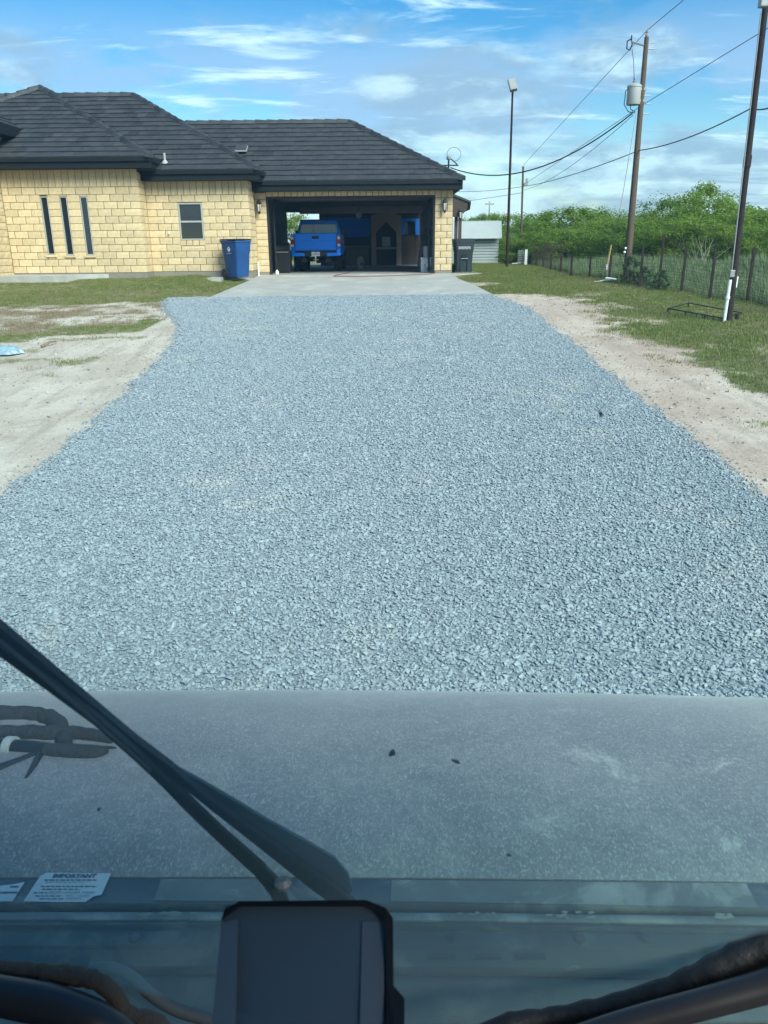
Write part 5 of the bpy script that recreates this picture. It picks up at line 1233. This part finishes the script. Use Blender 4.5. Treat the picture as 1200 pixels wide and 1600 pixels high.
# worn paler strips on the cowl panel
def onplane(px, py, D0, z0, D1, z1, lift=.0015):   # pixel onto the sloping strip between two profile points
    d = ray(px, py); lo, hi = .3, 3
    for _ in range(60):
        m_ = (lo+hi)/2; X = d.x*m_/d.y; zs = z0+(z1-z0)*(m_-D0)/(D1-D0)-.02*(X/1.2)**2+SL*X
        if CZ+d.z*m_/d.y > zs: lo = m_
        else: hi = m_
    return Vector((d.x*lo/d.y, lo, CZ+d.z*lo/d.y+lift))
cp = lambda px, py, l=.0015: onplane(px, py, c0[0][0], c0[0][1], c0[1][0], c0[1][1], l)
def decal(pts_, name, mt, parent, l=.0012, n_=8):
    # subdivided along its length so that it follows the crowned panel
    (a, b, c, d_) = pts_; mb = MB()
    for i in range(n_):
        f0, f1 = i/n_, (i+1)/n_; L = lambda p_, q_, f: (p_[0]+(q_[0]-p_[0])*f, p_[1]+(q_[1]-p_[1])*f)
        mb.poly([cp(*L(a, b, f0), l), cp(*L(a, b, f1), l), cp(*L(d_, c, f1), l), cp(*L(d_, c, f0), l)])
    return mb.build(name, mt, parent)
decal([(240, 1408), (420, 1409), (410, 1374), (252, 1374)], 'worn_strip', cowlt, wtk); decal([(610, 1409), (1185, 1419), (1165, 1381), (612, 1376)], 'worn_strip', cowlt, wtk, n_=16)
paper = mat('sticker_paper', (.48, .52, .52), .6, .25, 30, col2=(.34, .37, .36), c2pts=(.55, .75)); ink = mat('sticker_ink', (.06, .08, .10), .7, .3, 40)
st = thing('warning_sticker', cp(105, 1390), None, None); st.parent = wtk; st.location = cp(105, 1390)-worldpos(wtk)
st['label'] = 'torn white sticker headed IMPORTANT'
MB().poly([cp(*q_, .0025) for q_ in ((37, 1410.5), (90, 1411.5), (134, 1411.5), (146, 1403), (159, 1400), (174, 1366.5), (73, 1365.5), (63, 1371))]).build('sticker_sheet', paper, st)
def line_text(body, px0, px1, py, bold=0):
    a, b = cp(px0, py, .0035), cp(px1, py, .0035); up0 = cp((px0+px1)/2+3, py-6, .0035)-cp((px0+px1)/2, py, .0035); mid_ = (a+b)/2
    o = ribbon_text(body, .01, ink, 'sticker_text', st, mid_, b-a, up0, bold=bold); w_ = max(o.dimensions.x, 1e-4)
    k = (b-a).length
    co_ = [v.co.copy() for v in o.data.vertices]; xs_ = [(c_-(mid_-worldpos(st))).dot((b-a).normalized()) for c_ in co_]; wd_ = max(xs_)-min(xs_); f_ = k/max(wd_, 1e-5)
    for v in o.data.vertices: v.co = (mid_-worldpos(st))+(v.co-(mid_-worldpos(st)))*f_
    return o
line_text('IMPORTANT', 83, 151, 1371.5, bold=.06)
for body, a_, b_, y_ in (('TRANSMISSION FLUID ONLY', 70, 134, 1381.5), ('FLUID HIGHER THAN', 78, 148, 1397.5), ('WILL CAUSE', 102, 140, 1402.5), ('DAMAGE', 104, 128, 1407)): line_text(body, a_, b_, y_)
mb = MB(); r = random.Random(8)
for (a_, b_, y_) in ((70, 152, 1377.5), (64, 152, 1387.5), (66, 126, 1392), (53, 74, 1397.5), (56, 98, 1402.5), (62, 100, 1407)):
    x = a_
    while x < b_: w_ = r.uniform(4, 9); mb.poly([cp(x, y_+1, .003), cp(min(x+w_, b_), y_+1, .003), cp(min(x+w_, b_), y_-1, .003), cp(x, y_-1, .003)]); x += w_+2
mb.build('worn_lines', ink, st)
st2 = MB().poly([cp(*q_, .0025) for q_ in ((-60, 1410), (20, 1410.5), (39, 1380), (20, 1384), (-60, 1392))]).build('torn_sticker', paper, wtk); st2['label'] = 'torn remains of a second sticker'
mb = MB()
for a_, b_, y_ in ((16, 30, 1388), (-20, 28, 1397)): mb.poly([cp(a_, y_+1.4, .003), cp(b_, y_+1.4, .003), cp(b_, y_-1.4, .003), cp(a_, y_-1.4, .003)])
mb.build('worn_lines', ink, st2)
# dirt flakes on the ledge
mb = MB(); r = random.Random(12)
fl_ = mat('paint_flake', (.20, .19, .165), .9, .3, 40)
for k in range(44):
    px = r.choice((r.uniform(840, 930), r.uniform(1120, 1150), r.uniform(640, 780), r.uniform(200, 330))); D = r.uniform(.812, .822); p_ = at(px, np.interp(D, [.812, .822], [1437, 1427]), D)+Vector((0, 0, .002)); w_ = r.uniform(.002, .008); p0_ = Vector((0, 0, 0)); mb.poly([p_+Vector((w_*math.cos(k*1.05)*r.uniform(.6, 1.3), .0028*math.sin(k*1.05)*r.uniform(.5, 1.2), .0005)) for k in range(6)])
tag(mb.build('dirt_flakes', fl_, wtk), kind='stuff')
# windshield plane
W0 = Vector((0, .66, CZ-.86)); Wd = Vector((0, -.44, 1.18)); Wn = Vector((0, 1.18, .44)).normalized()
def ws(px, py, off=0):
    d = ray(px, py); t_ = (W0+Wn*off-Vector((0, 0, CZ))).dot(Wn)/d.dot(Wn); return Vector((0, 0, CZ))+d*t_
gl = bpy.data.materials.new('tinted_glass'); gl.use_nodes = True; T = NT(gl.node_tree); T.n.clear()
ab = T.node('ShaderNodeVolumeAbsorption', i_Color=rgb(.18, .86, .83), i_Density=30.0); sc_ = T.node('ShaderNodeVolumeScatter', i_Color=rgb(.88, .98, 1), i_Density=17.0); ad = T.node('ShaderNodeAddShader')
T.l.new(ab.outputs[0], ad.inputs[0]); T.l.new(sc_.outputs[0], ad.inputs[1]); ou = T.node('ShaderNodeOutputMaterial'); T.l.new(ad.outputs[0], ou.inputs['Volume'])
a, b = W0-Wd*.02, W0+Wd*1.12
MB().prism([a+Vector((-1.1, 0, 0)), a+Vector((1.1, 0, 0)), b+Vector((1.0, 0, 0)), b+Vector((-1.0, 0, 0))], Wn*.006).build('windshield', gl, wtk)
mud = mat('insect_remains', (.16, .155, .13), .9, .4, 60)
for (px, py, w_, h_, an) in ((613, 1178, 6, 4, .5), (713, 1191, 7, 2, -.3), (795, 1337, 4, 2.5, .1), (939, 648, 3, 5, .2), (896, 1514, 11, 3.5, .25), (154, 1266, 3, 2, 0)):
    c_ = ws(px, py, .007); e = ws(px+1, py, .007)-c_; n_ = ws(px, py-1, .007)-c_; r = random.Random(px); pts_ = []
    for k in range(10): an_ = 2*PI*k/10; rr_ = r.uniform(.65, 1.15); x, y = w_*rr_*math.cos(an_), h_*rr_*math.sin(an_); pts_.append(c_+e*(x*math.cos(an)-y*math.sin(an))+n_*(x*math.sin(an)+y*math.cos(an)))
    MB().prism(pts_, Wn*.0015).build('insect_splat', mud if py > 100 else galv, wtk)
# wiper: arm and blade lying across the glass
wp = thing('wiper', ws(480, 1400, .02), None, None); wp.parent = wtk; wp.location = ws(480, 1400, .02)-worldpos(wtk)
def bar(pxs, off, mt, name, thick):           # (px,py,width px) stations along the glass
    L = []; Rr = []
    for i, (px, py, w_) in enumerate(pxs):
        a_, b_ = pxs[max(i-1, 0)], pxs[min(i+1, len(pxs)-1)]; dx, dy = b_[0]-a_[0], b_[1]-a_[1]; l_ = math.hypot(dx, dy); nx_, ny_ = -dy/l_, dx/l_
        L.append(ws(px+nx_*w_/2, py+ny_*w_/2, off)); Rr.append(ws(px-nx_*w_/2, py-ny_*w_/2, off))
    mb = MB(); n_ = len(L); vs = L+Rr+[p_+Wn*thick for p_ in L]+[p_+Wn*thick for p_ in Rr]; fs = []
    for i in range(n_-1): fs += [(i, i+1, n_+i+1, n_+i), (2*n_+i, 2*n_+i+1, 3*n_+i+1, 3*n_+i), (i, i+1, 2*n_+i+1, 2*n_+i), (n_+i, n_+i+1, 3*n_+i+1, 3*n_+i)]
    fs += [(0, n_, 3*n_, 2*n_), (n_-1, 2*n_-1, 4*n_-1, 3*n_-1)]
    return mb.mesh(vs, fs).build(name, mt, wp, bevel=.0008)
bar([(-60, 940, 13.4), (0, 991, 16.0), (100, 1077, 19.3), (200, 1162, 21.0), (262, 1207, 18.5), (292, 1229, 12.0), (337, 1264, 13.4), (404, 1314, 17.0), (495, 1382, 24.0), (532, 1408, 24.0), (560, 1430, 15.5)], .016, rubm, 'wiper_arm', .006)
bar([(268, 1200, 5.0), (300, 1219, 9.9), (340, 1245, 15.5), (413, 1291, 19.7), (480, 1332, 26.8), (515, 1354, 29.7), (534, 1374, 25.4), (546, 1396, 12.7)], .0225, mat('grey_wiper_spoiler', (.075, .09, .10), .45, .25, 20), 'arm_cover', .003)
bar([(-60, 975, 10.9), (0, 1020, 12.6), (75, 1073, 13.4), (150, 1129, 11.8), (215, 1186, 11.8), (258, 1226, 12.6), (282, 1248, 16.8), (292, 1258, 17.6), (340, 1304, 17.6), (405, 1362, 19.7), (432, 1393, 24.0), (444, 1425, 21.2)], .010, rubm, 'blade_frame', .005)
bar([(232, 1204, 2.5), (300, 1259, 4.2), (346, 1300, 5.6), (380, 1332, 8.5), (420, 1366, 14.1)], .0125, mat('bright_wiper_link', (.22, .235, .23), .4, .3, 30), 'link_rod', .002)
c_ = ws(442, 1384, 0.0); MB().lathe(c_, [(.0, -.003), (.007, 0), (.008, .004), (.004, .008)], 10).build('pivot_nut', mat('bright_wiper_link', (.22, .235, .23)), wp)
bar([(-60, 967, 2.5), (0, 1008, 2.5), (120, 1108, 2.5), (235, 1208, 2.5)], .006, blackm, 'blade_rubber', .004)
# a second wiper's foot and the gasket at the lower right; pipes along the foot of the glass
def hose(name, stations, D, rpx, mt, label, cat, base=None, parent=None, bulge=None):
    path = [at(px, py, D_) for (px, py, D_) in stations]; k = FPX; rs = []
    for i, (px, py, D_) in enumerate(stations): depth = (path[i]-Vector((0, 0, CZ))).dot(FW); rs.append(rpx[i]/FPX*depth if isinstance(rpx, (list, tuple)) else rpx/FPX*depth)
    # smooth the path
    P2, R2 = [], []
    for i in range(len(path)-1):
        p0, p1, p2, p3 = path[max(i-1, 0)], path[i], path[i+1], path[min(i+2, len(path)-1)]
        for s_ in range(6):
            f = s_/6; P2.append(.5*((2*p1)+(-p0+p2)*f+(2*p0-5*p1+4*p2-p3)*f*f+(-p0+3*p1-3*p2+p3)*f**3)); R2.append((rs[i]+(rs[i+1]-rs[i])*f)*(1+(bulge or 0)*math.sin(len(P2)*1.9)*random.random()))
    P2.append(path[-1]); R2.append(rs[-1])
    o = MB().tube(P2, R2, 12).build(name, mt, parent, smooth=True, origin=None if parent else path[0])
    if label: tag(o, label, cat)
    return o
taped = mat('taped_brown_wrap', (.10, .072, .05), .75, .4, 60, .5, 260); hosemt = mat('black_rubber_hose', (.025, .026, .028), .38, .3, 12)
hose('wrapped_harness', [(-60, 1508, .56), (0, 1515, .56), (60, 1520, .56), (110, 1524, .56), (150, 1532, .555), (180, 1556, .55), (196, 1585, .545), (240, 1605, .54), (260, 1625, .535)], 0, [14, 13, 14, 15, 13, 13, 15, 20, 18], taped, 'brown taped wiring harness curving along the lower left of the glass', 'wiring', bulge=.12)
hose('black_hose', [(-60, 1545, .53), (0, 1556, .53), (80, 1572, .53), (150, 1598, .525), (210, 1640, .52)], 0, [27, 28, 30, 30, 28], hosemt, 'thick black hose under the taped harness at the lower left', 'hose')
hose('thin_cable', [(60, 1530, .55), (120, 1552, .55), (190, 1590, .545), (230, 1620, .54)], 0, 4, wirem, 'thin dark cable between the taped harness and the black hose', 'cable')
hose('grey_tube', [(140, 1512, .64), (175, 1512, .64), (205, 1526, .64), (235, 1553, .635), (275, 1578, .63), (330, 1595, .625), (360, 1600, .62)], 0, [7, 8, 9, 9, 9, 9, 8], mat('grey_tube', (.075, .085, .085), .7, .3, 30, .2, 150), 'dusty grey curved tube beside the device at the lower left', 'tube')
hose('dusty_tube', [(1260, 1452, .58), (1200, 1478, .58), (1130, 1512, .575), (1050, 1546, .57), (950, 1575, .565), (860, 1592, .56), (800, 1602, .555), (740, 1628, .55)], 0, [24, 26, 24, 20, 17, 16, 18, 18], rubm, 'dusty rubber tube rising to the right along the foot of the glass', 'tube', bulge=.12)
hose('black_pipe', [(1260, 1520, .54), (1200, 1540, .54), (1100, 1568, .535), (980, 1600, .53), (860, 1640, .52)], 0, [24, 24, 22, 21, 20], hosemt, 'smooth black pipe below the dusty tube at the lower right', 'pipe')
# hoses resting on the hood, left of the wiper
def hz(px, py, lift): # point on the hood surface at that pixel, raised
    d = ray(px, py); lo, hi = .8, 1.75; Dp = [q_[0] for q_ in hp[1:]]; Zp = [q_[1] for q_ in hp[1:]]
    for _ in range(50):
        m_ = (lo+hi)/2; X = d.x*m_/d.y; zs = np.interp(m_, Dp, Zp)-.02*(X/1.2)**2+SL*X+lift
        if CZ+d.z*m_/d.y > zs: lo = m_
        else: hi = m_
    return lo
dustyr = mat('dusty_black_sleeve', (.042, .046, .048), .8, .35, 16, .6, 60)
hb = thing('hose_bundle', at(40, 1170, hz(40, 1170, 0)), 'bundle of dusty black hoses with a white collar lying on the hood', 'hoses')
def hs(name, st_, rp, mt, bulge=.0): return hose(name, [(px, py, hz(px, py, .0)) for px, py in st_], 0, rp, mt, None, None, parent=hb, bulge=bulge)
hs('upper_hose', [(-70, 1120), (0, 1119), (50, 1119), (85, 1128), (98, 1150), (102, 1165)], [16, 16, 15, 15, 13, 11], dustyr, .18)
hs('middle_hose', [(-70, 1150), (0, 1147), (70, 1149), (130, 1150), (180, 1158)], [14, 14, 16, 14, 9], dustyr, .15)
hs('lower_hose', [(-40, 1166), (20, 1168), (70, 1172), (75, 1174)], [15, 13, 12, 12], hosemt); hs('sleeve', [(72, 1174), (110, 1177), (150, 1178), (166, 1173)], [13, 15, 14, 8], dustyr, .05)
hs('white_collar', [(10, 1167), (18, 1167.5), (23, 1168)], [16.5, 17, 16.5], mat('collar_white', (.42, .44, .43), .6, .2, 20)); hs('strap', [(-40, 1216), (0, 1200), (35, 1186), (60, 1176)], [8, 7, 5, 5], hosemt); hs('strap', [(62, 1180), (52, 1198), (40, 1216)], [6, 5, 2], hosemt); hs('tip', [(165, 1169), (182, 1169)], [4, 2], hosemt)

# ------------------------------------------------------------------ device on the dash
Dd = .42; K = lambda px, py, dz=0: at(px, py, Dd+dz)
dv = thing('dash_device', at(480, 1640, Dd), 'dark grey screen device with a black rim standing at the bottom centre', 'device')
def fr(pts_, y0, th_): return [at(px, py, y0-.00032*(py-1410)) for px, py in pts_]
DR = ray(480, 1500).normalized()
scr = [(352, 1416), (372, 1411), (575, 1410), (598, 1422), (602, 1446), (601, 1700), (322, 1700), (338, 1560), (346, 1440)]
MB().prism(fr(scr, Dd, 0), DR*.004).build('screen', mat('dim_screen_glass', (.09, .12, .135), .30, .15, 3, spec=.5), dv)
rim = [(346, 1437), (350, 1422), (374, 1408), (572, 1406), (602, 1418), (614, 1434), (615, 1540), (632, 1560), (632, 1700), (602, 1700), (603, 1530), (601, 1440), (594, 1428), (572, 1416), (376, 1416), (356, 1428)]
MB().prism(fr(rim, Dd-.004, 0), DR*.014).build('rim', mat('black_gloss_plastic', (.006, .006, .007), .5, .1, 5), dv)
MB().prism(fr([(346, 1440), (372, 1436), (366, 1700), (322, 1700)], Dd-.001, 0), DR*.0008).build('side_bevel', mat('grey_bevel', (.125, .15, .16), .45, .15, 4), dv); MB().prism(fr([(566, 1440), (600, 1440), (600, 1700), (560, 1700)], Dd-.001, 0), DR*.0008).build('side_bevel', mat('grey_bevel', (.125, .15, .16)), dv)
# cab shell: dash top, roof, back and doors, all round the camera
cabm = mat('cab_trim', (.035, .036, .038), .8, .2, 4)
MB().box((-1.1, -.1, CZ-1.0), (1.1, .62, CZ-.96)).build('dashboard', cabm, wtk)
MB().box((-1.15, -1.3, CZ+.50), (1.15, .17, CZ+.55)).build('cab_roof', cabm, wtk); MB().box((-1.15, -1.36, CZ-1.3), (1.15, -1.302, CZ+.55)).build('cab_back', cabm, wtk)
for s in (-1, 1):
    MB().prism([(s*1.15, -1.3, CZ-1.3), (s*1.15, .62, CZ-1.3), (s*1.15, .62, CZ-.5), (s*1.15, -1.3, CZ-.5)], (s*.04, 0, 0)).build('door', cabm, wtk); MB().prism([(s*1.10, .60, CZ-.95), (s*1.10, .68, CZ-.95), (s*1.05, .20, CZ+.5), (s*1.05, .12, CZ+.5)], (s*.05, 0, 0)).build('pillar', cabm, wtk)
MB().box((-1.1, -1.3, CZ-1.36), (1.1, .62, CZ-1.301)).build('cab_floor', cabm, wtk)
# body below the hood: front wheels, so that the truck stands on the ground
MB().box((-.9, -1.2, -1.30), (.9, 1.68, -.75)).build('chassis', blackmetal, wtk)
for s in (-1, 1):
    wo = thing('wheel', (s*.95, 1.0, -1.37+.50), None, None); wo.parent = wtk; wo.location = Vector((s*.95, 1.0, -.89))-worldpos(wtk)
    Mx = Matrix.Rotation(R_(90), 3, 'Y'); MB().lathe((s*.95, 1.0, -.89), [(.28, -.13), (.47, -.14), (.50, -.09), (.50, .09), (.47, .14), (.28, .13)], 24, Mx).build('tyre', rubber, wo, smooth=True); MB().lathe((s*.95, 1.0, -.89), [(.06, -.15), (.27, -.1), (.28, .1), (.06, .15)], 14, Mx).build('rim', rimm, wo)
